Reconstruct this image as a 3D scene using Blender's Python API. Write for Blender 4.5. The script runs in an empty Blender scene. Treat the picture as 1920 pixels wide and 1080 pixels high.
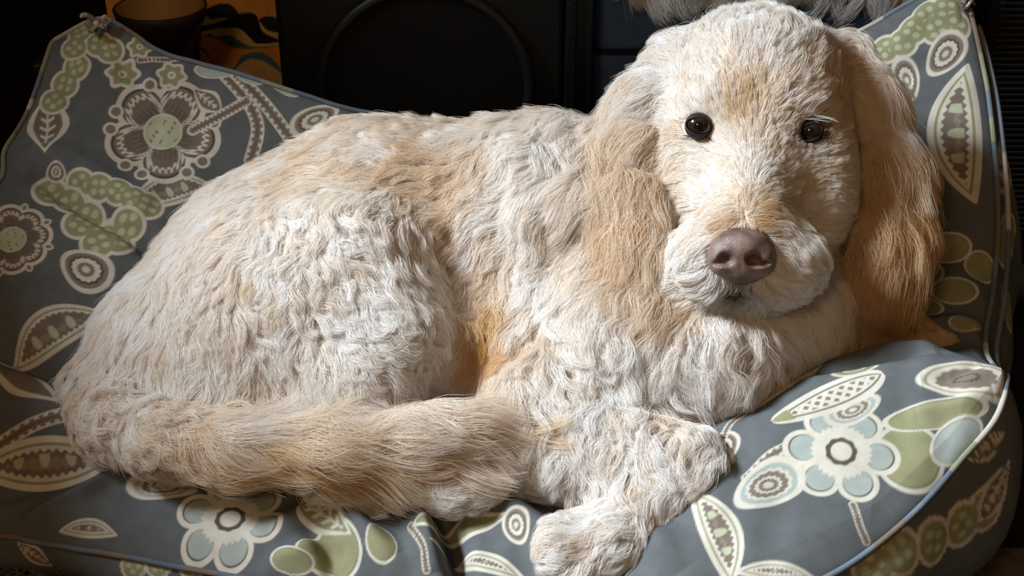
import bpy, bmesh, math, random
import numpy as np
from mathutils import Vector, Matrix, kdtree

rng = np.random.default_rng(7)
random.seed(7)
S = bpy.context.scene
COL = S.collection

# ------------------------------------------------------------------ camera
PITCH = math.radians(30.0)
FPX = 2637.0                       # focal length in pixels of the 1920 wide frame
CAM = np.array([0.0, 0.0, 1.0])
cd = bpy.data.cameras.new('camera')
cd.sensor_width = 36.0
cd.lens = 36.0 * FPX / 1920.0
cd.clip_start = 0.05
cam = bpy.data.objects.new('camera', cd)
COL.objects.link(cam)
cam.location = CAM
cam.rotation_euler = (math.pi / 2 - PITCH, 0, 0)
S.camera = cam
CR = np.array([1.0, 0, 0])
CU = np.array([0, math.sin(PITCH), math.cos(PITCH)])
CF = np.array([0, math.cos(PITCH), -math.sin(PITCH)])


def at(px, py, d):
    """point of the room seen at a pixel of the photograph, d metres into the room"""
    return CAM + CF * d + CR * ((px - 960) / FPX * d) + CU * ((540 - py) / FPX * d)


def vdir(dx, dy, dd=0.0):
    v = CR * dx - CU * dy + CF * dd
    return v / np.linalg.norm(v)


# ------------------------------------------------------------------ light
S.view_settings.view_transform = 'Standard'
S.view_settings.look = 'None'
S.view_settings.gamma = 1.0
S.view_settings.use_curve_mapping = False
S.view_settings.exposure = 0.0
S.render.film_transparent = False
S.cycles.use_denoising = True
S.cycles.max_bounces = 5
S.cycles.diffuse_bounces = 3
S.cycles.glossy_bounces = 2
S.cycles.transmission_bounces = 4
S.cycles.transparent_max_bounces = 8

w = bpy.data.worlds.new('room_ambient')
S.world = w
w.use_nodes = True
w.node_tree.nodes['Background'].inputs[0].default_value = (1.0, 0.62, 0.30, 1)
w.node_tree.nodes['Background'].inputs[1].default_value = 0.115


def area_light(name, loc, target, sx, sy, power, color):
    ld = bpy.data.lights.new(name, 'AREA')
    ld.shape = 'RECTANGLE'
    ld.size, ld.size_y = sx, sy
    ld.energy = power
    ld.color = color
    o = bpy.data.objects.new(name, ld)
    COL.objects.link(o)
    o.location = loc
    o.rotation_euler = (Vector(target) - Vector(loc)).to_track_quat('-Z', 'Y').to_euler()
    return o


# daylight from the window beside the camera
area_light('window_daylight', (-3.98, 0.80, 3.95), (0.1, 1.3, 0.35), 1.2, 1.1, 730, (0.82, 0.93, 1.0))
# added fill light behind the camera, warms the shaded cloth and fur
area_light('warm_fill', (-0.75, -0.95, 2.1), (0.1, 1.3, 0.3), 0.45, 0.45, 11, (1.0, 0.66, 0.36))

# ------------------------------------------------------------------ helpers


def lin(c):
    c = np.asarray(c, float) / 255.0
    return np.where(c <= 0.04045, c / 12.92, ((c + 0.055) / 1.055) ** 2.4)


def rgba(c):
    return tuple(lin(c)) + (1.0,)


def thing(name, label, cat, loc, group=None):
    o = bpy.data.objects.new(name, None)
    COL.objects.link(o)
    o.location = loc
    o.empty_display_size = 0.05
    o['label'] = label
    o['category'] = cat
    if group:
        o['group'] = group
    return o


def adopt(o, parent):
    if parent is not None:
        o.parent = parent
        pw = Matrix.Translation(parent.location) if parent.parent is None else parent.matrix_basis
        m = Matrix.Identity(4)
        p = parent
        while p is not None:
            m = p.matrix_basis @ m
            p = p.parent
        o.matrix_parent_inverse = Matrix.Identity(4)
        o.matrix_basis = m.inverted() @ o.matrix_basis


def mesh_np(name, V, F, mat, parent=None, smooth=True, loc=None):
    """one mesh object from numpy vertices (world coordinates) and quads / triangles"""
    V = np.asarray(V, np.float32)
    F = np.asarray(F, np.int32)
    me = bpy.data.meshes.new(name)
    me.vertices.add(len(V))
    me.vertices.foreach_set('co', V.ravel())
    n = F.shape[1]
    me.loops.add(F.size)
    me.loops.foreach_set('vertex_index', F.ravel())
    me.polygons.add(len(F))
    me.polygons.foreach_set('loop_start', np.arange(len(F), dtype=np.int32) * n)
    me.polygons.foreach_set('loop_total', np.full(len(F), n, np.int32))
    me.update(calc_edges=True)
    if smooth:
        me.polygons.foreach_set('use_smooth', np.ones(len(F), bool))
    me.materials.append(mat)
    o = bpy.data.objects.new(name, me)
    COL.objects.link(o)
    adopt(o, parent)
    return o


def obj_bm(name, bm, mat, parent=None, smooth=False):
    me = bpy.data.meshes.new(name)
    bm.normal_update()
    bm.to_mesh(me)
    bm.free()
    if smooth:
        for p in me.polygons:
            p.use_smooth = True
    me.materials.append(mat)
    o = bpy.data.objects.new(name, me)
    COL.objects.link(o)
    adopt(o, parent)
    return o


def box_bm(lo, hi, bevel=0.0, seg=2):
    bm = bmesh.new()
    bmesh.ops.create_cube(bm, size=1)
    lo, hi = Vector(lo), Vector(hi)
    c, s = (lo + hi) / 2, hi - lo
    for v in bm.verts:
        v.co = Vector((v.co.x * s.x, v.co.y * s.y, v.co.z * s.z)) + c
    if bevel:
        bmesh.ops.bevel(bm, geom=bm.edges[:], offset=bevel, segments=seg, affect='EDGES', profile=0.5)
    return bm


def mat_new(name, color, rough=0.6, spec=0.3, **kw):
    m = bpy.data.materials.new(name)
    m.use_nodes = True
    b = m.node_tree.nodes['Principled BSDF']
    b.inputs['Base Color'].default_value = color if len(color) == 4 else tuple(color) + (1,)
    b.inputs['Roughness'].default_value = rough
    b.inputs['Specular IOR Level'].default_value = spec
    for k, v in kw.items():
        b.inputs[k.replace('_', ' ')].default_value = v
    return m


def add_noise(m, c1, c2, scale=8, bump=0.0, detail=4, bscale=None):
    nt = m.node_tree
    b = nt.nodes['Principled BSDF']
    tc = nt.nodes.new('ShaderNodeTexCoord')
    n = nt.nodes.new('ShaderNodeTexNoise')
    n.inputs['Scale'].default_value = scale
    n.inputs['Detail'].default_value = detail
    nt.links.new(tc.outputs['Object'], n.inputs['Vector'])
    r = nt.nodes.new('ShaderNodeValToRGB')
    r.color_ramp.elements[0].color = c1
    r.color_ramp.elements[1].color = c2
    r.color_ramp.elements[0].position = 0.3
    r.color_ramp.elements[1].position = 0.7
    nt.links.new(n.outputs['Fac'], r.inputs['Fac'])
    nt.links.new(r.outputs['Color'], b.inputs['Base Color'])
    if bump:
        n2 = nt.nodes.new('ShaderNodeTexNoise')
        n2.inputs['Scale'].default_value = bscale or scale
        nt.links.new(tc.outputs['Object'], n2.inputs['Vector'])
        bp = nt.nodes.new('ShaderNodeBump')
        bp.inputs['Strength'].default_value = bump
        bp.inputs['Distance'].default_value = 0.002
        nt.links.new(n2.outputs['Fac'], bp.inputs['Height'])
        nt.links.new(bp.outputs['Normal'], b.inputs['Normal'])
    return m


def tube(path, rad, seg=8, closed=False):
    """vertices and quads of a round tube along a path"""
    P = np.asarray(path, float)
    n = len(P)
    rad = np.broadcast_to(np.asarray(rad, float), (n,))
    if closed:
        T = np.roll(P, -1, 0) - np.roll(P, 1, 0)
    else:
        T = np.gradient(P, axis=0)
    T /= np.linalg.norm(T, axis=1)[:, None] + 1e-12
    N = np.zeros_like(P)
    ref = np.array([0, 0, 1.0]) if abs(T[0, 2]) < 0.9 else np.array([1.0, 0, 0])
    nrm = ref - T[0] * ref.dot(T[0])
    for i in range(n):
        nrm = nrm - T[i] * nrm.dot(T[i])
        nrm /= np.linalg.norm(nrm) + 1e-12
        N[i] = nrm
    B = np.cross(T, N)
    a = np.linspace(0, 2 * np.pi, seg, endpoint=False)
    V = (P[:, None, :] + rad[:, None, None] * (np.cos(a)[None, :, None] * N[:, None, :] + np.sin(a)[None, :, None] * B[:, None, :])).reshape(-1, 3)
    i, j = np.meshgrid(np.arange(n if closed else n - 1), np.arange(seg), indexing='ij')
    i2, j2 = (i + 1) % n, (j + 1) % seg
    F = np.stack([i * seg + j, i * seg + j2, i2 * seg + j2, i2 * seg + j], -1).reshape(-1, 4)
    return V, F


def catmull(P, n, closed=False):
    P = np.asarray(P, float)
    m = len(P)
    if closed:
        t = np.linspace(0, m, n, endpoint=False)
    else:
        t = np.linspace(0, m - 1, n)
    i = np.floor(t).astype(int)
    if not closed:
        i = np.minimum(i, m - 2)
    f = (t - i)[:, None]
    g = (lambda k: P[k % m]) if closed else (lambda k: P[np.clip(k, 0, m - 1)])
    p0, p1, p2, p3 = g(i - 1), g(i), g(i + 1), g(i + 2)
    return 0.5 * (2 * p1 + (p2 - p0) * f + (2 * p0 - 5 * p1 + 4 * p2 - p3) * f ** 2 + (3 * p1 - p0 - 3 * p2 + p3) * f ** 3)


def resample(P, n):
    P = np.asarray(P, float)
    s = np.r_[0, np.cumsum(np.linalg.norm(np.diff(P, axis=0), axis=1))]
    t = np.linspace(0, s[-1], n)
    return np.stack([np.interp(t, s, P[:, k]) for k in range(P.shape[1])], 1)


# ------------------------------------------------------------------ signed distance bodies
def sd_cone(p, a, b, ra, rb):
    ba = b - a
    h = np.clip(((p - a) @ ba) / (ba @ ba + 1e-12), 0, 1)
    return np.linalg.norm(p - a - h[..., None] * ba, axis=-1) - (ra + (rb - ra) * h)


def sd_ell(p, c, R, r):
    q = (p - c) @ R
    k0 = np.linalg.norm(q / r, axis=-1)
    k1 = np.linalg.norm(q / (r * r), axis=-1)
    return np.where(k1 > 1e-6, k0 * (k0 - 1) / (k1 + 1e-9), -r.min())


class Body:
    def __init__(self, lo, hi, h):
        self.lo, self.h = np.asarray(lo, float), h
        self.n = np.ceil((np.asarray(hi) - self.lo) / h).astype(int) + 1
        self.S = np.full(self.n, 0.25, np.float32)
        self.prims = []

    def dist(self, pr, p):
        return sd_cone(p, *pr['g']) if pr['t'] == 'c' else sd_ell(p, *pr['g'])

    def add(self, t, g, k=0.02, sub=False, pad=0.1, **fur):
        pr = dict(t=t, g=g, k=k, sub=sub, fur=fur)
        if t == 'c':
            pts = np.array([g[0], g[1]])
            rr = max(g[2], g[3])
        else:
            pts = np.array([g[0]])
            rr = g[2].max()
        a = np.clip(np.floor((pts.min(0) - rr - pad - self.lo) / self.h).astype(int), 0, self.n - 1)
        b = np.clip(np.ceil((pts.max(0) + rr + pad - self.lo) / self.h).astype(int) + 1, 1, self.n)
        sl = tuple(slice(a[i], b[i]) for i in range(3))
        ax = [self.lo[i] + self.h * np.arange(a[i], b[i]) for i in range(3)]
        G = np.stack(np.meshgrid(*ax, indexing='ij'), -1)
        d = self.dist(pr, G)
        s = self.S[sl]
        if sub:
            d = -d
            hh = np.clip(0.5 - 0.5 * (s - d) / k, 0, 1)
            self.S[sl] = s + (d - s) * hh + k * hh * (1 - hh)
        else:
            hh = np.clip(0.5 + 0.5 * (s - d) / k, 0, 1)
            self.S[sl] = s + (d - s) * hh - k * hh * (1 - hh)
            self.prims.append(pr)

    def cone(self, a, b, ra, rb, **kw):
        self.add('c', (np.asarray(a, float), np.asarray(b, float), ra, rb), **kw)

    def ell(self, c, r, R=None, **kw):
        R = np.stack([CR, CU, CF], 1) if R is None else R
        self.add('e', (np.asarray(c, float), R, np.asarray(r, float)), **kw)

    def surface(self):
        Sg = self.S
        ins = Sg < 0
        nx, ny, nz = self.n
        cnt = np.zeros((nx - 1, ny - 1, nz - 1), np.int8)
        for dx in (0, 1):
            for dy in (0, 1):
                for dz in (0, 1):
                    cnt += ins[dx:nx - 1 + dx, dy:ny - 1 + dy, dz:nz - 1 + dz]
        cells = np.argwhere((cnt > 0) & (cnt < 8))
        idx = np.full(cnt.shape, -1, np.int64)
        idx[tuple(cells.T)] = np.arange(len(cells))
        acc = np.zeros((len(cells), 3))
        num = np.zeros(len(cells))
        C = [np.array([dx, dy, dz]) for dx in (0, 1) for dy in (0, 1) for dz in (0, 1)]
        for i in range(8):
            for j in range(i + 1, 8):
                if np.abs(C[i] - C[j]).sum() != 1:
                    continue
                a = Sg[tuple((cells + C[i]).T)]
                b = Sg[tuple((cells + C[j]).T)]
                m = (a < 0) != (b < 0)
                t = a[m] / (a[m] - b[m])
                acc[m] += C[i] + (C[j] - C[i]) * t[:, None]
                num[m] += 1
        V = self.lo + self.h * (cells + acc / num[:, None])
        F = []
        for ax in range(3):
            u, v = (ax + 1) % 3, (ax + 2) % 3
            sl0 = [slice(None)] * 3
            sl1 = [slice(None)] * 3
            sl0[ax], sl1[ax] = slice(0, -1), slice(1, None)
            A, B = ins[tuple(sl0)], ins[tuple(sl1)]
            e = np.argwhere(A != B)
            ok = (e[:, u] > 0) & (e[:, v] > 0) & (e[:, u] < self.n[u] - 1) & (e[:, v] < self.n[v] - 1)
            e = e[ok]
            flip = A[tuple(e.T)]
            eu = np.zeros(3, int); eu[u] = 1
            ev = np.zeros(3, int); ev[v] = 1
            q = np.stack([idx[tuple((e - eu - ev).T)], idx[tuple((e - ev).T)], idx[tuple(e.T)], idx[tuple((e - eu).T)]], 1)
            q[~flip] = q[~flip][:, ::-1]
            F.append(q)
        F = np.concatenate(F)
        F = F[(F >= 0).all(1)]
        return V, F

    def grad(self):
        self.G = np.stack(np.gradient(self.S, self.h), -1).astype(np.float32)

    def sample(self, p):
        i = np.clip(np.rint((p - self.lo) / self.h).astype(int), 0, self.n - 1)
        q = (p - (self.lo + i * self.h))
        g = self.G[i[:, 0], i[:, 1], i[:, 2]].astype(float)
        s = self.S[i[:, 0], i[:, 1], i[:, 2]] + (g * q).sum(1)
        ln = np.linalg.norm(g, axis=1)[:, None]
        return s, g / (ln + 1e-6)


def smooth_mesh(V, F, it=2, lam=0.5):
    n = len(V)
    for _ in range(it):
        acc = np.zeros_like(V)
        num = np.zeros(n)
        for k in range(4):
            a, b = F[:, k], F[:, (k + 1) % 4]
            for c in range(3):
                acc[:, c] += np.bincount(a, V[b, c], n) + np.bincount(b, V[a, c], n)
            num += np.bincount(a, minlength=n) + np.bincount(b, minlength=n)
        V = V + lam * (acc / np.maximum(num, 1)[:, None] - V)
    return V

# ------------------------------------------------------------------ room
M_floor = mat_new('dark_floorboards', lin((48, 38, 32)), 0.5, 0.3)
add_noise(M_floor, rgba((26, 21, 18)), rgba((38, 31, 26)), 6)
o = obj_bm('floor', box_bm((-3.5, -1.5, -0.05), (3.5, 2.62, 0.0)), M_floor)
o['kind'] = 'structure'
M_wall = mat_new('dim_wall', lin((62, 56, 50)), 0.9, 0.1)
add_noise(M_wall, rgba((20, 18, 17)), rgba((26, 24, 22)), 3)
o = obj_bm('wall_back', box_bm((-3.5, 2.5, 0.0), (3.5, 2.62, 2.6)), M_wall)
o['kind'] = 'structure'

# unseen wall added to shade the bed's left side, daylight enters by its window
XW = -1.30
wy0, wy1, wz0, wz1 = 0.25, 1.345, 1.16, 2.50  # opening shaped so sill and far jamb keep daylight off the left pillow
M_wl = mat_new('warm_wall', lin((150, 132, 110)), 0.9, 0.1)
add_noise(M_wl, rgba((144, 126, 104)), rgba((156, 138, 116)), 3)
bm = bmesh.new()
for lo, hi in (((XW - 0.1, -1.5, 0), (XW, wy0, 2.6)), ((XW - 0.1, wy1, 0), (XW, 2.5, 2.6)), ((XW - 0.1, wy0, 0), (XW, wy1, wz0)), ((XW - 0.1, wy0, wz1), (XW, wy1, 2.6))):
    b2 = box_bm(lo, hi)
    me = bpy.data.meshes.new('piece')
    b2.to_mesh(me)
    b2.free()
    bm.from_mesh(me)
    bpy.data.meshes.remove(me)
o = obj_bm('shading_wall_left', bm, M_wl)
o['kind'] = 'structure'
M_wf = mat_new('white_window_frame', lin((220, 216, 208)), 0.5, 0.3)
win = None
for lo, hi in (((XW - 0.07, wy0, wz0), (XW + 0.01, wy0 + 0.04, wz1)), ((XW - 0.07, wy1 - 0.04, wz0), (XW + 0.01, wy1, wz1)),
               ((XW - 0.07, wy0, wz0), (XW + 0.03, wy1, wz0 + 0.03)), ((XW - 0.07, wy0, wz1 - 0.04), (XW + 0.01, wy1, wz1))):
    if win is None:
        win = bpy.data.objects.new('window_1', None)
        COL.objects.link(win)
        win.location = (XW, (wy0 + wy1) / 2, wz0)
        win['kind'] = 'structure'
    obj_bm('frame', box_bm(lo, hi, 0.004), M_wf, win)


def on_y(px, py, Y):
    """point of the room at a pixel on the upright plane y = Y"""
    r = CF + CR * ((px - 960) / FPX) + CU * ((540 - py) / FPX)
    return CAM + r * (Y / r[1])


# ------------------------------------------------------------------ loudspeaker behind the dog
M_blk = mat_new('black_vinyl', lin((20, 20, 20)), 0.55, 0.3)
add_noise(M_blk, rgba((11, 11, 11)), rgba((15, 15, 15)), 40, 0.2, 3, 400)
M_cloth = mat_new('black_grille_cloth', lin((24, 23, 23)), 0.9, 0.15)
nt = M_cloth.node_tree
tc = nt.nodes.new('ShaderNodeTexCoord')
wv = nt.nodes.new('ShaderNodeTexWave')
wv.inputs['Scale'].default_value = 150
wv.bands_direction = 'DIAGONAL'
nt.links.new(tc.outputs['Object'], wv.inputs['Vector'])
rp = nt.nodes.new('ShaderNodeValToRGB')
rp.color_ramp.elements[0].color = rgba((8, 8, 8))
rp.color_ramp.elements[1].color = rgba((27, 26, 25))
nt.links.new(wv.outputs['Fac'], rp.inputs['Fac'])
nt.links.new(rp.outputs['Color'], nt.nodes['Principled BSDF'].inputs['Base Color'])
YS = 1.745
cs = on_y(800, 165, YS)
sx0, sx1 = on_y(523, 80, YS)[0], on_y(1056, 80, YS)[0]
spk = thing('loudspeaker', 'black loudspeaker box with a big round cloth grille behind the dog', 'speaker', ((sx0 + sx1) / 2, YS + 0.2, 0))
obj_bm('cabinet', box_bm((sx0, YS, 0.0), (sx1, YS + 0.40, 0.66), 0.006), M_blk, spk)
RG = 200 / FPX * np.dot(cs - CAM, CF)


def disc(c, r, y0, dome, seg=72, rings=10):
    V, F = [], []
    for i in range(rings + 1):
        rr = r * i / rings
        for j in range(seg):
            a = 2 * np.pi * j / seg
            V.append((c[0] + rr * math.cos(a), y0 - dome * (1 - (i / rings) ** 2.5), c[2] + rr * math.sin(a)))
    for i in range(rings):
        for j in range(seg):
            F.append((i * seg + j, (i + 1) * seg + j, (i + 1) * seg + (j + 1) % seg, i * seg + (j + 1) % seg))
    return np.array(V), np.array(F)


V, F = disc(cs, RG * 0.93, YS - 0.006, 0.010)
mesh_np('grille', V, F, M_cloth, spk)
a = np.linspace(0, 2 * np.pi, 97)[:-1]
V, F = tube(np.stack([cs[0] + RG * 0.965 * np.cos(a), np.full(96, YS - 0.006), cs[2] + RG * 0.965 * np.sin(a)], 1), 0.0075, 12, True)
mesh_np('grille_ring', V, F, mat_new('black_ring', lin((26, 26, 27)), 0.45, 0.35), spk)

# ------------------------------------------------------------------ black cabinet with a hinge strip, beside the speaker
YC = 1.735
x0, x1 = on_y(1060, 80, YC)[0], on_y(1113, 80, YC)[0]
cabt = thing('cabinet', 'narrow black cabinet edge with a long hinge, right beside the loudspeaker', 'cabinet', ((x0 + x1) / 2, YC + 0.2, 0))
M_cab = mat_new('black_lacquer', lin((15, 14, 14)), 0.4, 0.35)
obj_bm('body', box_bm((x0, YC, 0), (x1, YC + 0.42, 0.75), 0.003), M_cab, cabt)
hx = on_y(1077, 80, YC)[0]
hinge = obj_bm('hinge', box_bm((hx - 0.004, YC - 0.0015, 0.02), (hx + 0.004, YC + 0.001, 0.72)), mat_new('dark_metal', lin((30, 29, 29)), 0.4, 0.5, Metallic=0.6), cabt)
kn = None
for i in range(46):
    z = 0.03 + i * 0.015
    if kn is None:
        V, F = tube([(hx, YC - 0.003, z + t) for t in np.linspace(0, 0.0115, 3)], 0.0028, 8)
        kn = mesh_np('knuckle', V, F, hinge.data.materials[0], hinge)
    else:
        c = kn.copy()
        COL.objects.link(c)
        c.location = Vector(c.location) + Vector((0, 0, i * 0.015))

# ------------------------------------------------------------------ navy ottoman with a shaggy throw
YO = 1.79
x0, x1 = x1 + 0.004, 0.56
otto = thing('ottoman', 'dark navy upholstered block with a seam, behind the head of the dog', 'ottoman', ((x0 + x1) / 2, YO + 0.2, 0))
M_nav = mat_new('navy_upholstery', lin((38, 42, 54)), 0.85, 0.2)
add_noise(M_nav, rgba((62, 82, 112)), rgba((80, 104, 138)), 30, 0.4, 4, 500)
zs = on_y(1150, 97, YO)[2]
obj_bm('lower_panel', box_bm((x0, YO, 0.03), (x1, YO + 0.42, zs - 0.001), 0.006), M_nav, otto)
obj_bm('seat_pad', box_bm((x0, YO - 0.006, zs + 0.001), (x1, YO + 0.42, 0.455), 0.012, 3), M_nav, otto)
V, F = tube([(x0, YO - 0.004, zs + 0.001), ((x0 + x1) / 2, YO - 0.005, zs - 0.001), (x1, YO - 0.004, zs)], 0.003, 8)
mesh_np('seam_piping', V, F, mat_new('navy_piping', lin((20, 21, 26)), 0.8, 0.2), otto)
for fx in (x0 + 0.03, x1 - 0.03):
    for fy in (YO + 0.03, YO + 0.39):
        V, F = tube([(fx, fy, 0.0), (fx, fy, 0.035)], 0.015, 12)
        mesh_np('foot', V, F, M_cab, otto)

# ------------------------------------------------------------------ black slatted panel at the far side
YL = 1.80
x0 = on_y(1842, 100, YL)[0]
lou = thing('slatted_panel', 'black panel of fine horizontal slats behind the raised back corner', 'panel', (x0 + 0.2, YL + 0.05, 0))
obj_bm('frame', box_bm((x0, YL, 0), (x0 + 0.40, YL + 0.10, 0.72), 0.004), M_cab, lou)
sl = None
for i in range(72):
    if sl is None:
        bm = box_bm((x0 + 0.012, YL - 0.006, 0.06), (x0 + 0.388, YL + 0.002, 0.0635), 0.0008, 1)
        sl = obj_bm('slat', bm, mat_new('black_slat', lin((26, 26, 27)), 0.45, 0.35), lou)
    else:
        c = sl.copy()
        COL.objects.link(c)
        c.location = Vector(c.location) + Vector((0, 0, i * 0.0086))

# ------------------------------------------------------------------ stand, bowl, painted canvas at the back of the bed
M_dk = mat_new('dark_wood', lin((30, 23, 19)), 0.45, 0.3)
add_noise(M_dk, rgba((24, 18, 15)), rgba((38, 29, 23)), 18)
bc = on_y(300, 12, 1.755)
zb = bc[2] - 0.058
std = thing('stool', 'dark low stool holding the bowl behind the cushion corner', 'stool', (bc[0], 1.775, 0))
obj_bm('top', box_bm((bc[0] - 0.16, 1.70, zb - 0.022), (bc[0] + 0.028, 1.85, zb), 0.004), M_dk, std)
for fx in (bc[0] - 0.145, bc[0] + 0.014):
    for fy in (1.715, 1.835):
        V, F = tube([(fx, fy, 0), (fx, fy, zb - 0.02)], 0.012, 10)
        mesh_np('leg', V, F, M_dk, std)
bowl = thing('bowl', 'small dark bowl with a tan inside on the stool', 'bowl', (bc[0], bc[1], zb))


def lathe(prof, c, seg=48):
    V, F = [], []
    n = len(prof)
    for r, z in prof:
        for j in range(seg):
            a = 2 * np.pi * j / seg
            V.append((c[0] + r * math.cos(a), c[1] + r * math.sin(a), c[2] + z))
    for i in range(n - 1):
        for j in range(seg):
            F.append((i * seg + j, i * seg + (j + 1) % seg, (i + 1) * seg + (j + 1) % seg, (i + 1) * seg + j))
    return np.array(V), np.array(F)


RB = 0.060
M_bo = mat_new('bowl_outside', lin((34, 25, 19)), 0.5, 0.3)
add_noise(M_bo, rgba((26, 19, 15)), rgba((44, 33, 24)), 25)
M_bi = mat_new('bowl_inside', lin((196, 156, 98)), 0.6, 0.2)
add_noise(M_bi, rgba((140, 108, 68)), rgba((160, 128, 84)), 20)
V, F = lathe([(0.001, 0.0), (0.024, 0.0), (0.030, 0.006), (0.047, 0.024), (0.057, 0.044), (RB, 0.058), (RB - 0.002, 0.0595), (RB - 0.004, 0.058)], (bc[0], bc[1], zb))
mesh_np('outside', V, F, M_bo, bowl)
V, F = lathe([(RB - 0.004, 0.058), (0.052, 0.044), (0.041, 0.026), (0.022, 0.012), (0.001, 0.009)], (bc[0], bc[1], zb))
mesh_np('inside', V, F, M_bi, bowl)

YP = 1.875
p00, p11 = on_y(300, 150, YP), on_y(519, 0, YP)
px0, px1 = -0.56, on_y(521, 60, YP)[0]
pz0, pz1 = 0.0, 0.62
can = thing('canvas', 'painted canvas of orange, tan and teal wavy hills beside the loudspeaker', 'painting', ((px0 + px1) / 2, YP, 0))
nx, nz = 220, 300
gx, gz = np.meshgrid(np.linspace(px0, px1, nx), np.linspace(pz0, pz1, nz), indexing='ij')
CV = np.stack([gx, np.full_like(gx, YP), gz], -1).reshape(-1, 3)
ii, jj = np.meshgrid(np.arange(nx - 1), np.arange(nz - 1), indexing='ij')
CFc = np.stack([ii * nz + jj, (ii + 1) * nz + jj, (ii + 1) * nz + jj + 1, ii * nz + jj + 1], -1).reshape(-1, 4)
# hills as (distance across, height) on the canvas, painted from the top down
def hill(pts):
    return np.array([(lambda q: (q[0], q[2]))(on_y(x, y, YP)) for x, y in pts])


HILLS = [((26, 36, 38), [(250, 80), (320, 60), (379, 23), (407, 8), (433, 9), (448, 25), (462, 30), (480, 38), (500, 30), (530, 36)]),
         ((204, 172, 120), [(250, 95), (320, 75), (349, 56), (382, 31), (395, 36), (415, 34), (440, 33), (455, 30), (478, 30), (500, 56), (530, 62)]),
         ((20, 20, 28), [(250, 100), (320, 75), (351, 56), (407, 42), (445, 27), (460, 24), (480, 28), (494, 60), (530, 76)]),
         ((206, 174, 118), [(250, 105), (320, 85), (364, 64), (407, 54), (448, 54), (470, 73), (484, 82), (530, 79)]),
         ((78, 106, 104), [(250, 110), (330, 92), (387, 64), (405, 68), (430, 66), (455, 80), (480, 88), (530, 84)]),
         ((214, 136, 66), [(250, 120), (320, 100), (351, 74), (382, 67), (412, 76), (433, 88), (470, 92), (530, 86)]),
         ((70, 82, 54), [(250, 110), (315, 92), (340, 80), (365, 83), (385, 94), (402, 120), (420, 170), (530, 300)]),
         ((214, 136, 66), [(250, 125), (315, 104), (345, 90), (372, 92), (400, 118), (420, 172), (530, 300)]),
         ((74, 104, 112), [(250, 300), (400, 180), (440, 125), (453, 106), (484, 97), (510, 110), (530, 132)]),
         ((196, 160, 112), [(250, 260), (400, 165), (440, 130), (465, 112), (485, 112), (510, 124), (530, 140)]),
         ((40, 60, 64), [(250, 290), (400, 230), (450, 190), (530, 215)]), ((190, 104, 40), [(250, 330), (400, 260), (460, 230), (530, 260)])]
cc = np.tile(lin((212, 146, 72)), (len(CV), 1))
up = hill([(250, 10), (400, -2), (440, 10), (480, -6), (530, 16)])
for col_, pts in HILLS:
    h = hill(pts)
    hs = catmull(h, 120)
    hs = hs[np.argsort(hs[:, 0])]
    zz = np.interp(CV[:, 0], hs[:, 0], hs[:, 1])
    a_ = np.clip((zz - CV[:, 2]) / 0.0016 + 0.5, 0, 1)[:, None]
    cc = cc * (1 - a_) + lin(col_) * a_
M_can = mat_new('painted_canvas', (1, 1, 1), 0.75, 0.2)
nt = M_can.node_tree
an = nt.nodes.new('ShaderNodeAttribute')
an.attribute_name = 'print'
tc = nt.nodes.new('ShaderNodeTexCoord')
nn = nt.nodes.new('ShaderNodeTexNoise')
nn.inputs['Scale'].default_value = 60
nt.links.new(tc.outputs['Object'], nn.inputs['Vector'])
ml = nt.nodes.new('ShaderNodeMapRange')
ml.inputs['To Min'].default_value = 0.7
ml.inputs['To Max'].default_value = 1.25
nt.links.new(nn.outputs['Fac'], ml.inputs['Value'])
vs = nt.nodes.new('ShaderNodeVectorMath')
vs.operation = 'SCALE'
nt.links.new(an.outputs['Color'], vs.inputs[0])
nt.links.new(ml.outputs['Result'], vs.inputs['Scale'])
nt.links.new(vs.outputs['Vector'], nt.nodes['Principled BSDF'].inputs['Base Color'])
o = mesh_np('painted_face', CV, CFc, M_can, can)
aa = o.data.attributes.new('print', 'FLOAT_COLOR', 'POINT')
aa.data.foreach_set('color', np.c_[cc, np.ones(len(cc))].astype(np.float32).ravel())
obj_bm('stretcher', box_bm((px0, YP + 0.0008, pz0), (px1, YP + 0.025, pz1)), mat_new('raw_canvas_edge', lin((140, 120, 92)), 0.8, 0.1), can)

# ------------------------------------------------------------------ dog bed: boxed cushion in printed cotton
bed = thing('dog_bed', 'large blue-grey cushion bed printed with pale flowers and leaves, under the dog', 'dog bed', (-0.02, 1.28, 0.0))

# edge of the top panel (x, y, z), once around
EDGE_F = [(-.720, 1.125, .085), (-.610, 1.120, .082), (-.517, 1.107, .080), (-.398, 1.069, .091), (-.247, 1.018, .103), (-.10, .975, .110),
          (.06, .935, .120), (.18, .925, .142), (.277, .948, .168), (.356, .998, .192), (.414, 1.049, .220), (.4555, 1.088, .243), (.472, 1.122, .262)]
EDGE_R = [(.472, 1.122, .262), (.492, 1.19, .222), (.503, 1.27, .205), (.527, 1.34, .242), (.542, 1.41, .303), (.542, 1.498, .394), (.527, 1.567, .478)]
EDGE_B = [(-.552, 1.612, .420), (-.50, 1.625, .445), (-.455, 1.612, .425), (-.42, 1.60, .411), (-.34, 1.598, .387), (-.232, 1.59, .353), (-.174, 1.59, .336), (-.05, 1.60, .315), (.1, 1.61, .31),
          (.24, 1.61, .345), (.36, 1.605, .405), (.44, 1.60, .452), (.49, 1.59, .486), (.527, 1.567, .478)]
EDGE_L = [(-.720, 1.125, .085), (-.745, 1.20, .13), (-.735, 1.30, .19), (-.665, 1.39, .255), (-.590, 1.455, .306), (-.590, 1.504, .326), (-.568, 1.55, .366), (-.552, 1.612, .420)]
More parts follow.
